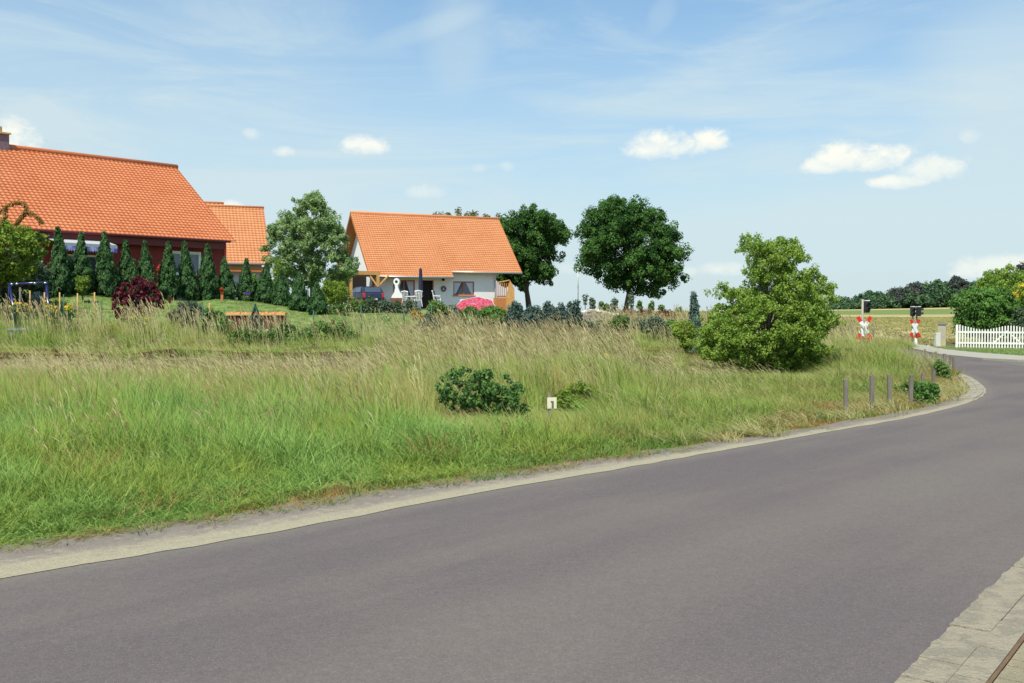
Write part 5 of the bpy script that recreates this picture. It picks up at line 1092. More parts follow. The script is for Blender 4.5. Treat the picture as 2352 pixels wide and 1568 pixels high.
# ------------------------------------------------------------------ small white plate and yellow plate in the meadow
D = 13.3; t = thing('marker_plate', 'small white plate with a dark figure one on a short post in the meadow', 'marker plate', (X(1267, D), D, 0))
a = P(1256.5, 938, D); b = P(1278, 912.5, D)
mb = MB(); mb.obox((a.x, D, a.z), (b.x-a.x, 0, 0), (0, .012, 0), (0, 0, b.z-a.z)); mb.build('plate', simple('cream_enamel', (.72, .68, .48), .5, .1, 20), t)
mb = MB(); c = P(1268.6, 937, D); mb.obox((c.x-.012, D-.003, c.z), (.028, 0, 0), (0, .003, 0), (0, 0, .095)); mb.obox((c.x-.025, D-.003, c.z+.075), (.015, 0, 0), (0, .003, 0), (.0, 0, .02)); mb.build('figure', simple('dark_grey_print', (.13, .12, .12), .8, .2, 20), t)
mb = MB(); c = P(1261, 912, D); mb.box((c.x, D+.035, g(c.x, D)-.1), .035, .035, c.z+.035-g(c.x, D)+.1); mb.build('post', simple('zinc_post', (.22, .2, .22), .5, .2, 5), t)
D = 22; t = thing('yellow_marker', 'small yellow marker plate half hidden in the dry grass', 'marker plate', Q(1391, D)); a = P(1382, 822, D); b = P(1400, 809, D)
mb = MB(); mb.obox((a.x, D-.5, a.z), (b.x-a.x, 0, 0), (0, .012, 0), (0, 0, b.z-a.z)); mb.build('plate', simple('yellow_enamel', (.70, .55, .10), .5, .15, 20), t)
mb = MB(); mb.box(((a.x+b.x)/2, D-.46, g(a.x, D)-.1), .03, .03, b.z-g(a.x, D)+.05); mb.build('post', M_grey, t)
# grey posts along the roadside
RP = [(1945, 871, 957, 'nearest and leftmost grey post by the road'), (2004, 863, 947, 'second grey roadside post from the left'), (2045, 860, 934, 'third grey roadside post from the left'), (2093, 861, 931, 'fourth grey roadside post, left of the leafy weeds'), (2121, 855, 900, 'short grey post hidden in weeds left of the small dark bush'), (2145, 849, 893, 'grey post directly left of the small dark bush'),
      (2170, 812, 850, 'grey post above the small dark bush'), (2184, 816, 851, 'left one of the two close grey posts at the bend'), (2191, 820, 859, 'right one of the two close grey posts at the bend'), (2149, 807, 835, 'thin far post before the pale pavement'), (2125, 802, 832, 'thin far post right of the white reflector post')]
for u, a, b, lb in RP:
    D = min(YG(b, g(0, 0)), 31); D = {850: 27.0, 851: 27.6, 859: 25.8, 835: 31, 832: 32}.get(b, D)
    D = min(D, 33); bx = X(u, D); e = P(u, a, D); gz = g(bx, D); mb = MB(); w_ = .06 if b > 860 else .05
    mb.box((bx, D, gz-.15), w_, w_, e.z-gz+.15, random.uniform(-.2, .2)); o = mb.build('wooden_post', M_grey, origin=(bx, D, gz)); o.rotation_euler = (0, R(random.uniform(-1.5, 1.5)), 0); tag(o, lb, 'post', 'weathered grey posts along the road')
for u, a, b, u2, lb in ((1925, 734, 752, 1925, 'far dark field post beside the wild bush'), (1955, 738, 764, 1957, 'dark field post left of the left crossing sign'), (2004, 768, 768, 0, '')):
    if lb: stick('field_post', lb, 'post', u, a, b+14, 44, .045, M_grey, 'dark posts at the field edge', u2)
stick('field_post', 'leaning dark field post right of the left crossing sign', 'post', 2000, 746, 782, 44, .045, M_grey, 'dark posts at the field edge', 2008)

# ------------------------------------------------------------------ level crossing signs and lights
M_srd = simple('sign_red', (.62, .025, .02), .45, .06, 5); M_swh = simple('sign_white', (.72, .76, .76), .45, .05, 5); M_pole = simple('pole_grey', (.34, .31, .25), .6, .15, 4); M_sig = simple('signal_black', (.018, .02, .018), .6, .1, 4); M_shut = simple('lamp_glass', (.03, .03, .03), .15, .1, 4)
def crossing(label, u, vc, D, wV, hV, pu, pv0, heads):
    c = P(u, vc, D); bx = X(pu, D); gz = g(bx, D); t = thing('crossing_sign', label, 'level crossing sign', (bx, D, gz))
    w = wV/F*D; h = hV/F*D; bw = h*.155
    mb = MB(); mb.tube([(bx, D+.08, gz-.2), (bx, D+.08, ZV(pv0, D))], .045, 10); mb.build('pole', M_pole, t, True)
    for sg in (-1, 1):
        e0 = Vector((c.x-sg*(w/2-bw*.5), D, c.z+h/2-bw*.3)); e1 = Vector((c.x+sg*(w/2-bw*.5), D, c.z-h/2+bw*.3)); dr = (e1-e0); ln = dr.length; dr.normalize(); sd_ = Vector((dr.z, 0, -dr.x))
        y = -.014*(1+sg)
        for nm, a, b, mt in (('red_tip', 0, .23, M_srd), ('white_bar', .23, .77, M_swh), ('red_tip', .77, 1, M_srd)):
            mb = MB(); mb.obox(e0+dr*ln*a-sd_*bw/2+Vector((0, y, 0)), dr*ln*(b-a), sd_*bw, (0, .012, 0)); mb.build(nm, mt, t)
    mb = MB(); z = c.z-h/2+.02; mb.obox((c.x-w*.58, D+.02, z-.015), (w*1.16, 0, 0), (0, .05, 0), (0, 0, .05)); mb.build('bracket', M_srd, t)
    mb = MB(); mb.box((bx, D+.03, c.z-h*.36), bw*.7, .05, h*.2); mb.build('lower_plate', M_swh, t)
    for (u0, u1, v0, v1, side) in heads:
        a = P(u0, v1, D); b = P(u1, v0, D); w_ = b.x-a.x; hh = b.z-a.z
        mb = MB(); mb.obox((a.x, D-.05, a.z), (w_, 0, 0), (0, .25, 0), (0, 0, hh*.93)); hd = mb.build('signal_head', M_sig, t); bv = hd.modifiers.new('b', 'BEVEL'); bv.width = .03; bv.segments = 3
        mb = MB(); mb.obox((a.x+.02, D-.06, a.z+hh*.93), (w_-.04, 0, 0), (0, .27, 0), (0, 0, hh*.07)); mb.build('white_cap', M_wh, hd)
        for zz in (.27, .68):
            if side: ctr = Vector((b.x-.01, D+.07, a.z+hh*zz)); ax_ = Vector((1, -.25, -.12))
            else: ctr = Vector(((a.x+b.x)/2, D-.04, a.z+hh*zz)); ax_ = Vector((.12, -1, -.12))
            q_ = ax_.normalized().to_track_quat('Z', 'Y'); rr = .085; vs = []; ns = 10
            for s_ in (0, .15 if side else .1):
                for kx in range(ns+1): an = math.pi*(kx/ns)*1.3-.47; vs.append(ctr+q_ @ Vector((0, 0, s_))+ (q_ @ Vector((rr*math.cos(an), rr*math.sin(an), 0))))
            mb = MB(); mb.add(vs, [(kx, kx+1, kx+ns+2, kx+ns+1) for kx in range(ns)]); hoo = mb.build('visor', M_sig, hd); so = hoo.modifiers.new('s', 'SOLIDIFY'); so.thickness = .012
            mb = MB(); mb.lathe(ctr, [(.07, 0), (.07, .015)], 12, axis=ax_); mb.build('lamp', M_shut, hd)
    return t
crossing('red and white crossing cross with one black signal head, left of the road', 1984, 752, 40, 39, 55, 1982, 687, [(1985, 1997, 689, 718, False)])
tt_ = crossing('smaller red and white crossing cross with two black signal heads, right of the road', 2100.5, 753, 50, 27, 43, 2097, 703, [(2092.5, 2101, 703, 726, False), (2106, 2114.5, 703, 726, True)])
mb = MB(); D = 50.3; mb.tube([(X(2104.3, D), D, g(X(2104, D), D)-.1), (X(2104.3, D), D, ZV(703, D))], .05, 8); tag(mb.build('signal_pole', M_pole, smooth=True, origin=(X(2104.3, D), D, g(X(2104, D), D))), 'pale pole just behind the smaller crossing cross', 'pole')
D = 46; mb = MB(); x = X(2104, D); z0 = g(x, D); zt = ZV(776, D); mb.prism([(x-.07, D, z0), (x+.07, D, z0), (x+.055, D, zt-.06), (x, D, zt), (x-.055, D, zt-.06)], (0, .1, 0)); tag(mb.build('reflector_post', M_wh, origin=(x, D, z0)), 'white roadside reflector post below the smaller crossing cross', 'reflector post')
D = 45; mb = MB(); rng4 = random.Random(9)
for i in range(9): u = 2108+i*2.8; q = P(u, 799, D); stone(mb, (q.x, D+rng4.uniform(-.2, .2), g(q.x, D)+.03), .09, rng4)
tag(mb.build('whitewashed_stones', M_wh, origin=(X(2120, D), D, 0)), 'whitewashed stones right of the reflector post', 'stones')
# control cabinet and small box
D = 46; t = thing('control_cabinet', 'concrete control cabinet with overhanging flat lid near the picket fence', 'cabinet', Q(2163, D)); z0 = t.location.z-.1; zt = ZV(745, D)
xa = X(2153.5, D); xb = X(2169, D); ang_ = R(-26); M_conc = simple('concrete_stained', (.40, .37, .31), .9, .2, 4, .3, rgb2=(.45, .38, .2))
mb = MB(); ax_ = Vector((xb-xa, -.16, 0)); ay_ = Vector((.16, .34, 0)); o0 = Vector((xa, D, z0)); mb.obox(o0, ax_, ay_, (0, 0, zt-z0)); mb.build('body', M_conc, t)
mb = MB(); mb.obox(o0-ax_*.08-ay_*.1+Vector((0, 0, zt-z0)), ax_*1.2, ay_*1.3, (0, 0, .07)); mb.build('lid', simple('slate_lid', (.22, .21, .22), .8, .15, 4), t)
D = 44.8; t = thing('utility_box', 'low white box with yellow lichen patches leaning at the concrete cabinet', 'utility box', Q(2155, D)); z0 = t.location.z-.1; xa = X(2150, D); xb = X(2160.5, D)
mb = MB(); mb.obox((xa, D, z0), (xb-xa, 0, 0), (0, .2, 0), (0, 0, ZV(766, D)-z0)); mb.build('body', simple('lichen_white', (.62, .62, .56), .9, .1, 2.2, .2, rgb2=(.55, .50, .33)), t)
mb = MB(); mb.obox((xa-.01, D-.01, ZV(766, D)), (xb-xa+.02, 0, 0), (0, .22, 0), (0, 0, .03)); mb.build('lid', M_wh, t)
# white picket fence
fa = Vector((X(2198, 42.4), 42.4, 0)); fd = Vector((2.3, -1.15, 0)).normalized(); t = thing('picket_fence', 'white wooden picket fence with wavy top beside the crossing', 'fence', (fa.x, fa.y, g(fa.x, fa.y))); Lf = 9.5
fn_ = Vector((fd.y, -fd.x, 0)); M_pick = simple('fence_white', (.76, .74, .68), .6, .1, 3); pk = []; i = 0; s_ = 0.0
def ftop(s_): return .93+.085*math.cos(s_*2*math.pi/2.05) if s_ > .15 else 1.04
while s_ < Lf and i < 95:
    if i == 0: w_ = .10
    else: w_ = .052
    z0 = g(fa.x+fd.x*s_, fa.y+fd.y*s_)+.06; p_ = fa+fd*s_; h_ = ftop(s_)
    mb = MB(); mb.prism([p_+fn_*.02-fd*w_/2+up*z0, p_+fn_*.02+fd*w_/2+up*z0, p_+fn_*.02+fd*w_/2+up*(z0+h_-.03), p_+fn_*.02+up*(z0+h_), p_+fn_*.02-fd*w_/2+up*(z0+h_-.03)], fn_*(.022 if i else .09)); mb.build('picket' if i else 'post', M_pick, t)
    s_ += .108; i += 1
for zz in (.22, .68): mb = MB(); mb.obox(fa+up*zz+up*.06-fn_*.02, fd*Lf, fn_*.035, up*.075); mb.build('rail', M_pick, t)
for (sa, za_, sb2, zb_) in ((1.42, .25, 1.92, .72), (2.42, .25, 1.92, .72)):
    mb = MB(); A = fa+fd*sa+up*(za_+.06)-fn_*.045; B = fa+fd*sb2+up*(zb_+.06)-fn_*.045; mb.obox(A, B-A, fn_*.02, up*.09); mb.build('brace', M_pick, t)
# ------------------------------------------------------------------ grasses (nobody could count them): instanced tufts
def blade_tuft(nb, rad, w, lean=-.25, spread=.35, segs=3, hmin=.45, curl=.5, seed=0, head=None, stem=False):
    """unit-height tuft; returns mesh data with tone per vertex"""
    rg = np.random.default_rng(seed); V = []; Fq = []; T = []
    for i in range(nb):
        a = rg.random()*2*np.pi; r_ = rad*math.sqrt(rg.random()); b = np.array([r_*math.cos(a), r_*math.sin(a), -.03]); h = rg.uniform(hmin, 1.0)
        d = np.array([math.cos(a)*spread*rg.random()+lean*rg.uniform(.2, 1.2), math.sin(a)*spread*rg.random()+rg.normal()*.08]); fa_ = rg.random()*np.pi; sd_ = np.array([math.cos(fa_), math.sin(fa_), 0]); tn = rg.random(); ww = w*rg.uniform(.7, 1.3); st = len(V)
        for k in range(segs+1):
            f = k/segs; off = d*(f**(1.6+curl))*h*1.0; z = h*(f-.18*curl*f**3*abs(d[0])*2); c = b+np.array([off[0], off[1], z]); wk = ww*((1-f)**.6*.92+.08) if not stem else ww
            V += [c-sd_*wk/2, c+sd_*wk/2]; T += [tn, tn]
            if k: n_ = st+2*k; Fq.append((n_-2, n_-1, n_+1, n_))
    return np.array(V), np.array(Fq), np.array(T)
def head_tuft(nb, rad, seed, lean=-.22, w=.004, hl=.13, hw=.018, hmin=.6):
    rg = np.random.default_rng(seed); V = []; Fq = []; T = []; M = []
    for i in range(nb):
        a = rg.random()*2*np.pi; r_ = rad*math.sqrt(rg.random()); b = np.array([r_*math.cos(a), r_*math.sin(a), -.03]); h = rg.uniform(hmin, 1.0); d = np.array([lean*rg.uniform(.3, 1.3), rg.normal()*.08]); tn = rg.random()
        fa_ = rg.random()*np.pi
        for cr_ in (0,):
            sd_ = np.array([math.cos(fa_), math.sin(fa_), 0]); st = len(V); segs = 3
            for k in range(segs+1):
                f = k/segs; off = d*f**1.8*h; c = b+np.array([off[0], off[1], h*f]); V += [c-sd_*w/2, c+sd_*w/2]; T += [tn, tn]
                if k: n_ = st+2*k; Fq.append((n_-2, n_-1, n_+1, n_)); M.append(0)
        tip = c; dr = np.array([d[0]*1.5-.12+rg.normal()*.12, d[1]*2+rg.normal()*.1, .9]); dr /= np.linalg.norm(dr)
        for cr_ in (0, 1):
            s2_ = np.array([math.cos(fa_+cr_*1.57), math.sin(fa_+cr_*1.57), 0]); st = len(V); hh = hl*rg.uniform(.7, 1.3)
            for f, q in ((0, .25), (.3, 1), (.7, .8), (1, .08)):
                p_ = tip+dr*hh*f+np.array([-.02, 0, -.015])*f*f; V += [p_-s2_*hw*q/2, p_+s2_*hw*q/2]; T += [tn, tn]
            for k in (1, 2, 3): n_ = st+2*k; Fq.append((n_-2, n_-1, n_+1, n_)); M.append(1)
    return np.array(V), np.array(Fq), np.array(T), np.array(M)
G_green = leafm('grass_green', (.16, .25, .045), (.35, .43, .115), .3, c3=(.38, .36, .125), patch=.65, pscale=.5, rnd=True, gloss=.04, rough=.8, upn=.5)
G_lush = leafm('grass_lush', (.12, .25, .04), (.33, .47, .14), .3, c3=(.28, .35, .07), patch=.6, pscale=.7, rnd=True, gloss=.08, rough=.6, upn=.5)
G_dry = leafm('grass_dry', (.30, .30, .12), (.48, .44, .22), .3, rnd=True, gloss=.04, upn=.55)
G_head = leafm('seed_head', (.28, .20, .11), (.52, .46, .27), .3, rnd=True, gloss=.03, rough=.9, upn=.5)
G_red = leafm('sorrel', (.26, .16, .08), (.36, .25, .12), .3, rnd=True, gloss=.15, upn=.4)
G_thatch = leafm('thatch', (.30, .15, .05), (.48, .30, .12), .3, c3=(.22,.28,.05), patch=.5, pscale=1.2, rnd=True, gloss=.15, upn=.55)
G_low = leafm('low_herbs', (.08, .16, .02), (.21, .32, .05), .3, c3=(.25, .26, .09), patch=.5, pscale=.9, rnd=True, upn=.5)
src_n = 0
def source(items):
    """a hidden collection of tuft meshes to pick from"""
    global src_n; src_n += 1; c = bpy.data.collections.new('tufts_%d' % src_n)
    for k, (data, mats) in enumerate(items):
        me = np_mesh('tuft', data[0], data[1], data[2])
        for m_ in mats: me.materials.append(m_)
        if len(data) > 3: me.polygons.foreach_set('material_index', data[3].astype(np.int32))
        o = bpy.data.objects.new('tuft_%02d' % k, me); c.objects.link(o)
    return c, len(items)
def scatter(name, label, cat, pts, sc3, src):
    coll, k = src; n = len(pts); me = bpy.data.meshes.new(name); me.vertices.add(n); me.vertices.foreach_set('co', pts.astype(np.float32).ravel())
    a = me.attributes.new('scl', 'FLOAT_VECTOR', 'POINT'); a.data.foreach_set('vector', sc3.astype(np.float32).ravel())
    rot = np.zeros((n, 3)); rot[:, 2] = RNG.normal(size=n)*.5; a = me.attributes.new('rot', 'FLOAT_VECTOR', 'POINT'); a.data.foreach_set('vector', rot.astype(np.float32).ravel())
    a = me.attributes.new('idx', 'INT', 'POINT'); a.data.foreach_set('value', RNG.integers(0, k, n).astype(np.int32))
    o = bpy.data.objects.new(name, me); COL.objects.link(o); tag(o, label, cat, None, 'stuff')
    ng = bpy.data.node_groups.new(name+'_nodes', 'GeometryNodeTree'); ng.interface.new_socket('Geometry', in_out='INPUT', socket_type='NodeSocketGeometry'); ng.interface.new_socket('Geometry', in_out='OUTPUT', socket_type='NodeSocketGeometry')
    N_ = ng.nodes; gi = N_.new('NodeGroupInput'); go = N_.new('NodeGroupOutput'); ip = N_.new('GeometryNodeInstanceOnPoints'); ci_ = N_.new('GeometryNodeCollectionInfo')
    ci_.inputs['Collection'].default_value = coll; ci_.inputs['Separate Children'].default_value = True; ci_.inputs['Reset Children'].default_value = True
    def at_(nm, ty): q = N_.new('GeometryNodeInputNamedAttribute'); q.data_type = ty; q.inputs['Name'].default_value = nm; return [s_ for s_ in q.outputs if s_.name == 'Attribute' and s_.enabled][0]
    Lk = ng.links.new; Lk(gi.outputs[0], ip.inputs['Points']); Lk(ci_.outputs[0], ip.inputs['Instance']); ip.inputs['Pick Instance'].default_value = True
    Lk(at_('idx', 'INT'), ip.inputs['Instance Index']); Lk(at_('rot', 'FLOAT_VECTOR'), ip.inputs['Rotation']); Lk(at_('scl', 'FLOAT_VECTOR'), ip.inputs['Scale']); Lk(ip.outputs[0], go.inputs[0])
    md = o.modifiers.new('scatter', 'NODES'); md.node_group = ng; return o
def cand(y0, y1, dens, u0=-130, u1=2480):
    A = (y1*y1-y0*y0)/2*(u1-u0)/F; n = int(A*dens); y = np.sqrt(y0*y0+(y1*y1-y0*y0)*RNG.random(n)); u = RNG.uniform(u0, u1, n); return (u-CX)/F*y, y
def blob(x, y, s, seed=0):
    r_ = np.random.default_rng(seed); v = 0
    for k in range(5):
        a, b, c_ = r_.normal(size=3); v = v+np.sin((x*a+y*b)/s*1.6+c_*5)*(.5 if k > 2 else 1)
    return v/3.2
def offroad(x, y, m=0.0): d = edist(x, y); return d > shw(y)+m
# --- meadow
def meadow_h(x, y, capped=True):
    d = edist(x, y)-shw(y); u = x/y*F+CX
    h = .07+.42*np.clip((d-.25)/1.3, 0, 1)**1.1+.36*np.clip((d-1.6)/3.5, 0, 1)
    right = np.clip((u-1420)/330, 0, 1); h = h*(1-.42*right*np.clip((26-y)/8, 0.0, 1))
    h = h*(1-.45*np.clip((y-19)/6, 0, 1)*np.clip((900-u)/120, 0, 1)*np.clip((29.5-y)/3, 0, 1))      # lower before the rails on the left
    h = h*(1+.25*np.exp(-((u-1150)/260)**2)*np.clip((y-16)/5, 0, 1))
    h = h*(1+.22*blob(x, y, 1.2, 1)+.13*blob(x, y, .45, 2))
    if not capped: return h
    cap = np.maximum(1.65-G(x, y)-.0525*y, .10)*.92; k = np.clip((930-u)/60, 0, 1)+np.exp(-((u-1520)/45)**2)
    h = np.where((y > 24.5) & (u > 1930), np.maximum(h, .80*np.clip(d/.4, .35, 1)), h)
    h = np.where(y > 12, h+(np.minimum(h, cap)-h)*np.clip(k, 0, 1), h)
    h = np.where((u > 985) & (u < 1228) & (y < 14.2), np.minimum(h, np.maximum(.2, 1.66-.104*y)), h)
    h = np.where((u > 1235) & (u < 1368) & (y < 15.3), np.minimum(h, np.maximum(.12, 1.65-.098*y)), h)
    return np.where((u > 1565) & (u < 1905) & (y > 12), np.minimum(h, np.maximum(.12, 1.65-.0615*y)), h)
segs_ = [(4.5, 9, 120), (9, 13, 75), (13, 19, 46), (19, 28.4, 30)]
gx, gy, gs = [], [], []
for y0, y1, dn_ in segs_:
    x, y = cand(y0, y1, dn_); m = offroad(x, y, .02+.10*blob(x, y, .5, 3)); gx.append(x[m]); gy.append(y[m]); gs.append(np.full(m.sum(), 1+ (y0 > 12)*.25+(y0 > 18)*.4))
gx, gy, gs = map(np.concatenate, (gx, gy, gs)); gh = meadow_h(gx, gy)*RNG.uniform(.75, 1.12, len(gx))
dd = edist(gx, gy)-shw(gy); uu = gx/gy*F+CX
right = np.clip((uu-1450)/350, 0, 1)
edge = (dd < .45+.45*right+.22*blob(gx, gy, .7, 4)+.3*np.clip((uu-1600)/200, 0, 1))
green = source([(blade_tuft(42, .10, .0075, -.22, .30, 3, .4, .5, 10+k), [G_green]) for k in range(5)])
lush = source([(blade_tuft(36, .11, .0095, -.15, .5, 4, .35, .9, 30+k), [G_lush]) for k in range(5)])
low = source([(blade_tuft(40, .13, .011, -.04, .20, 3, .3, .9, 50+k), [G_low]) for k in range(4)])
thatch = source([(blade_tuft(42, .13, .008, -.04, .22, 3, .25, .8, 70+k), [G_thatch]) for k in range(4)])
heads = source([(head_tuft(5, .16, 90+k, w=.0035, hl=.12, hw=.010, hmin=.5), [G_dry, G_head]) for k in range(6)])
headsr = source([(head_tuft(4, .14, 110+k, w=.003, hl=.10, hw=.009), [G_red, G_red]) for k in range(3)])
drys = source([(blade_tuft(30, .13, .007, -.3, .35, 3, .5, .5, 130+k), [G_dry]) for k in range(4)])
def pz(x, y): return np.stack([x, y, G(x, y)], 1)
def sc3(s_, h): return np.stack([s_, s_, h], 1)
lushm = (~edge) & (uu < 1500+150*blob(gx, gy, 2, 5)) & (gy < 12.5+1.5*blob(gx, gy, 2, 6)) 
gm = (~edge) & ~lushm
scatter('meadow_grass', 'tall green grass of the meadow between road and railway', 'grass', pz(gx[gm], gy[gm]), sc3(gs[gm], gh[gm]), green)
scatter('lush_grass', 'lush bright green grass nearest the road on the left', 'grass', pz(gx[lushm], gy[lushm]), sc3(gs[lushm], gh[lushm]), lush)
em = edge; mid_ = (dd < 1.05+.3*blob(gx, gy, .8, 31)) & (uu > 820) & (uu < 1560); edge = edge | mid_; k_ = (RNG.random(len(gx)) < .5+.4*right) & ~(mid_ & (dd > .3) & (RNG.random(len(gx)) < .85))
scatter('verge_grass', 'short green grass and herbs along the gravel shoulder', 'grass', pz(gx[em & ~k_], gy[em & ~k_]), sc3(gs[em & ~k_]*.9, np.minimum(gh, .16+.16*(mid_ & (dd > .35)))[em & ~k_]), low)
scatter('dry_verge_grass', 'short brownish dry grass fringe along the gravel shoulder', 'grass', pz(gx[em & k_], gy[em & k_]), sc3(gs[em & k_]*.9, np.minimum(gh, .13+.14*right)[em & k_]), thatch)
x, y = cand(12, 30, 16, 1500, 2300); m = offroad(x, y, .08) & (RNG.random(len(x)) < .8)
scatter('thin_dry_grass', 'sparse straw coloured grass by the roadside posts', 'grass', pz(x[m], y[m]), sc3(np.full(m.sum(), 1.2), (np.maximum(meadow_h(x, y)*.95, .22)*RNG.uniform(.6, 1.2, len(x)))[m]), drys)
x, y = cand(12, 30, 11, 1350, 2300); m = offroad(x, y, .05) & (blob(x, y, 1.4, 8) > -.1) 
scatter('low_herbs', 'low leafy herbs mixed into the short grass near the bend', 'herbs', pz(x[m], y[m]), sc3(np.full(m.sum(), 1.3), (meadow_h(x, y)*.6+.03)[m]), low)
# seed heads over the meadow
x, y = cand(8.5, 28.8, 24); u_ = x/y*F+CX; d = edist(x, y); pr_ = np.clip((d-1.8)/3, 0, 1)*(.5+.5*np.clip((y-12)/7, 0, 1))*(.6+.5*blob(x, y, 2.5, 9)+.5*np.exp(-((u_-1250)/420)**2)); pr_ *= 1-.85*np.clip((u_-1720)/120, 0, 1)
m = RNG.random(len(x)) < pr_*.95
hh = np.where((u_ < 1000) & (RNG.random(len(x)) < .5), meadow_h(x, y, False)*.95, meadow_h(x, y)*1.05+.10)
hh = np.where((u_ > 985) & (u_ < 1368) & (y < 15.3), meadow_h(x, y)+.03, hh)
scatter('seed_stalks', 'beige seed stalks leaning left above the meadow grass', 'grass stalks', pz(x[m], y[m]), sc3(1+.5*(y[m] > 19), (hh*RNG.uniform(.85, 1.15, len(x)))[m]), heads)
x, y = cand(9.5, 28.5, 5); d = edist(x, y); m = (d > 2.2) & (RNG.random(len(x)) < .55*(.7+blob(x, y, 2, 11)))
scatter('sorrel_stalks', 'reddish sorrel stalks scattered through the meadow', 'grass stalks', pz(x[m], y[m]), sc3(np.full(m.sum(), 1.0), (meadow_h(x, y)*1.02+.05)[m]), headsr)
# --- bank beyond the railway
def bank_top(u): return np.interp(u, [-200, 330, 480, 560, 700, 820, 900, 960, 1050, 1200, 1450, 1560, 1900, 2110, 2160], [34.4, 34.2, 34.0, 34, 34.2, 34.8, 35.5, 36, 37, 38, 46, 50, 48, 48, 40])
x, y = cand(31.2, 50, 17); u_ = x/y*F+CX
m = (y < bank_top(u_)+.4*blob(x, y, 1, 12)) & ((edist(x, y) > .25) | ((y > 42.2) & (u_ < 2100)))
x, y = x[m], y[m]; u_ = u_[m]
hb = np.where((u_ > 1930) & (y < 36), 1.5, 1)*(.40+.12*blob(x, y, 1.5, 13))*RNG.uniform(.75, 1.2, len(x))*np.interp(u_, [0, 330, 480, 650, 850, 1000, 1900, 2050, 2150], [1.65, 1.45, 1.3, 1.2, 1.35, 1.15, 1.05, .8, .45])*np.where((u_ > 1560) & (u_ < 1900), 1.15, 1)
q = RNG.random(len(x)); a_ = q < .52; b_ = (q >= .52) & (q < .70); c_ = q >= .70
bank = source([(blade_tuft(40, .15, .014, -.25, .35, 3, .45, .5, 150+k), [G_green]) for k in range(4)])
bankd = source([(blade_tuft(30, .15, .012, -.3, .35, 3, .5, .5, 160+k), [G_dry]) for k in range(4)])
bankh = source([(head_tuft(6, .17, 170+k, w=.007, hl=.14, hw=.022), [G_dry, G_head]) for k in range(4)])
scatter('bank_grass', 'rough green grass on the bank beyond the railway', 'grass', pz(x[a_], y[a_]), sc3(np.full(a_.sum(), 1.2), hb[a_]), bank)
scatter('dry_bank_grass', 'straw coloured grass on the bank beyond the railway', 'grass', pz(x[b_], y[b_]), sc3(np.full(b_.sum(), 1.2), hb[b_]), bankd)
scatter('bank_seed_stalks', 'pale seed stalks on the bank beyond the railway', 'grass stalks', pz(x[c_], y[c_]), sc3(np.full(c_.sum(), 1.0), hb[c_]*1.6+.2), bankh)
# a few tufts around the rails
x, y = cand(28.3, 31.4, 14, -130, 2080); u_ = x/y*F+CX; m = (edist(x, y) > .25) & (RNG.random(len(x)) < np.interp(u_, [0, 130, 880, 1000, 1450, 1520, 1600], [.85, .55, .7, .95, .95, .7, 1]))
scatter('track_grass', 'thin grass growing between the rusty rails', 'grass', pz(x[m], y[m]), sc3(np.full(m.sum(), 1.1), np.full(m.sum(), .40)*RNG.uniform(.6, 1.2, m.sum())), bank)
# --- lawn, crop field
lt = source([(blade_tuft(46, .2, .016, 0, .10, 2, .3, .4, 190+k), [leafm('lawn_blade', (.16, .25, .06), (.27, .37, .12), .3, c3=(.27, .33, .13), patch=.4, pscale=.4, rnd=True, upn=.6)]) for k in range(3)])
x, y = cand(34.2, 49, 22, -130, 1010); u_ = x/y*F+CX; m = (y > bank_top(u_)-.5)
scatter('lawn_blades', 'short mown grass of the sloping garden lawn', 'grass', pz(x[m], y[m]), sc3(np.full(m.sum(), 1.2), RNG.uniform(.035, .07, m.sum())), lt)
ft = source([(blade_tuft(26, .22, .03, -.05, .25, 2, .4, .4, 210+k), [leafm('crop_blade', (.24, .24, .07), (.46, .40, .16), .3, rnd=True, upn=.5)]) for k in range(3)])
x, y = cand(47, 115, 2.2, 1500, 2480); m = _ed(x, y, REs) < -.5; m = (m | (edist(x, y) > .5)) & ((x/y < .43) | (y > 52))
scatter('field_crop_plants', 'young crop plants in the rising field beyond the crossing', 'crop', pz(x[m], y[m]), sc3(np.full(m.sum(), 1.0)*(1+y[m]/120), RNG.uniform(.08, .2, m.sum())), ft)
x, y = cand(34.8, 43.5, 30, 2150, 2600); m = (x > 18.1) & (x < 27)
m &= (y < np.interp(x, [18, 20, 27.5], [44, 43, 39.2])) & (y > np.interp(x, [18.1, 22, 27], [35.3, 36.3, 36.8]))
zz = pz(x[m], y[m]); zz[:, 2] += .08
scatter('strip_grass', 'mown green grass strip in front of the picket fence', 'grass', zz, sc3(np.full(m.sum(), 1.1), RNG.uniform(.04, .09, m.sum())), lt)

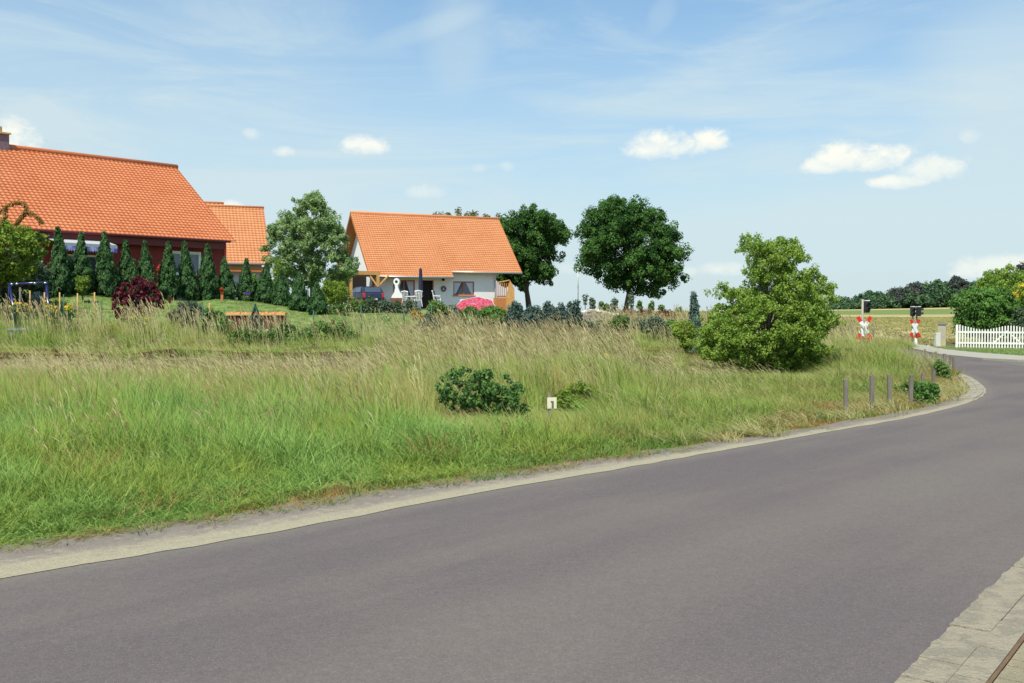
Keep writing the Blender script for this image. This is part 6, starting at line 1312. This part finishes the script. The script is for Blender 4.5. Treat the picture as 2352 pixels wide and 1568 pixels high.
# --- tall tussocks and broad leaved weeds that break up the meadow
tus = source([(blade_tuft(60, .16, .011, -.12, .6, 4, .5, .9, 230+k), [G_lush]) for k in range(4)])
tusd = source([(blade_tuft(55, .15, .010, -.1, .4, 4, .5, .9, 240+k), [G_thatch]) for k in range(3)])
x, y = cand(6.5, 16, 2.2, -130, 1650); m = (edist(x, y) > 1.5)
scatter('grass_tussocks', 'coarse bright green tussocks standing out of the near meadow', 'grass', pz(x[m], y[m]), sc3(np.full(m.sum(), 1.3), (meadow_h(x, y)*RNG.uniform(.85, 1.25, len(x)))[m]), tus)
x, y = cand(6.5, 18, 2.4, -130, 1900); m = (edist(x, y) > .95) & (blob(x, y, 1.1, 21) > .05)
scatter('straw_tussocks', 'straw coloured dead tussocks near the verge', 'grass', pz(x[m], y[m]), sc3(np.full(m.sum(), 1.3), (meadow_h(x, y)*RNG.uniform(.7, 1.1, len(x)))[m]), tusd)
def leaf_tuft(seed, n=34, rad=.14):
    rg = np.random.default_rng(seed); V = []; T = []
    for i in range(n):
        a = rg.random()*6.28; q = rad*math.sqrt(rg.random()); h = rg.uniform(.15, 1); c = np.array([q*math.cos(a)*1.3, q*math.sin(a)*1.3, h]); d = np.array([math.cos(a), math.sin(a), rg.uniform(-.3, .4)]); s2 = np.array([-math.sin(a), math.cos(a), 0]); l = rg.uniform(.025, .05)
        V += [c, c+d*l*.5+s2*l*.35, c+d*l*1.1, c+d*l*.5-s2*l*.35]; T += [rg.random()]*4
    V = np.array(V); return V, np.arange(len(V)).reshape(-1, 4), np.array(T)
G_weed = leafm('weed_leaf', (.045, .11, .018), (.15, .25, .045), .3, rnd=True, gloss=.15, upn=.3)
weeds = source([(leaf_tuft(250+k), [G_weed]) for k in range(4)])
x, y = cand(6, 24, 10, -130, 2300); m = (edist(x, y)-shw(y) > .5) & (blob(x, y, .9, 22) > .22)
scatter('broad_leaved_weeds', 'patches of dark broad leaved weeds between the meadow grasses', 'weeds', pz(x[m], y[m]), sc3(np.full(m.sum(), 1.2), (meadow_h(x, y)*.75)[m]), weeds)
yf = source([(leaf_tuft(260+k, 5, .2), [L_yellow]) for k in range(3)])
x, y = cand(6, 20, 1.6, -130, 2200); m = (edist(x, y)-shw(y) > .15)
scatter('meadow_flowers', 'tiny scattered yellow flowers in the meadow', 'flowers', pz(x[m], y[m]), sc3(np.full(m.sum(), .45), (meadow_h(x, y)*.8)[m]), yf)
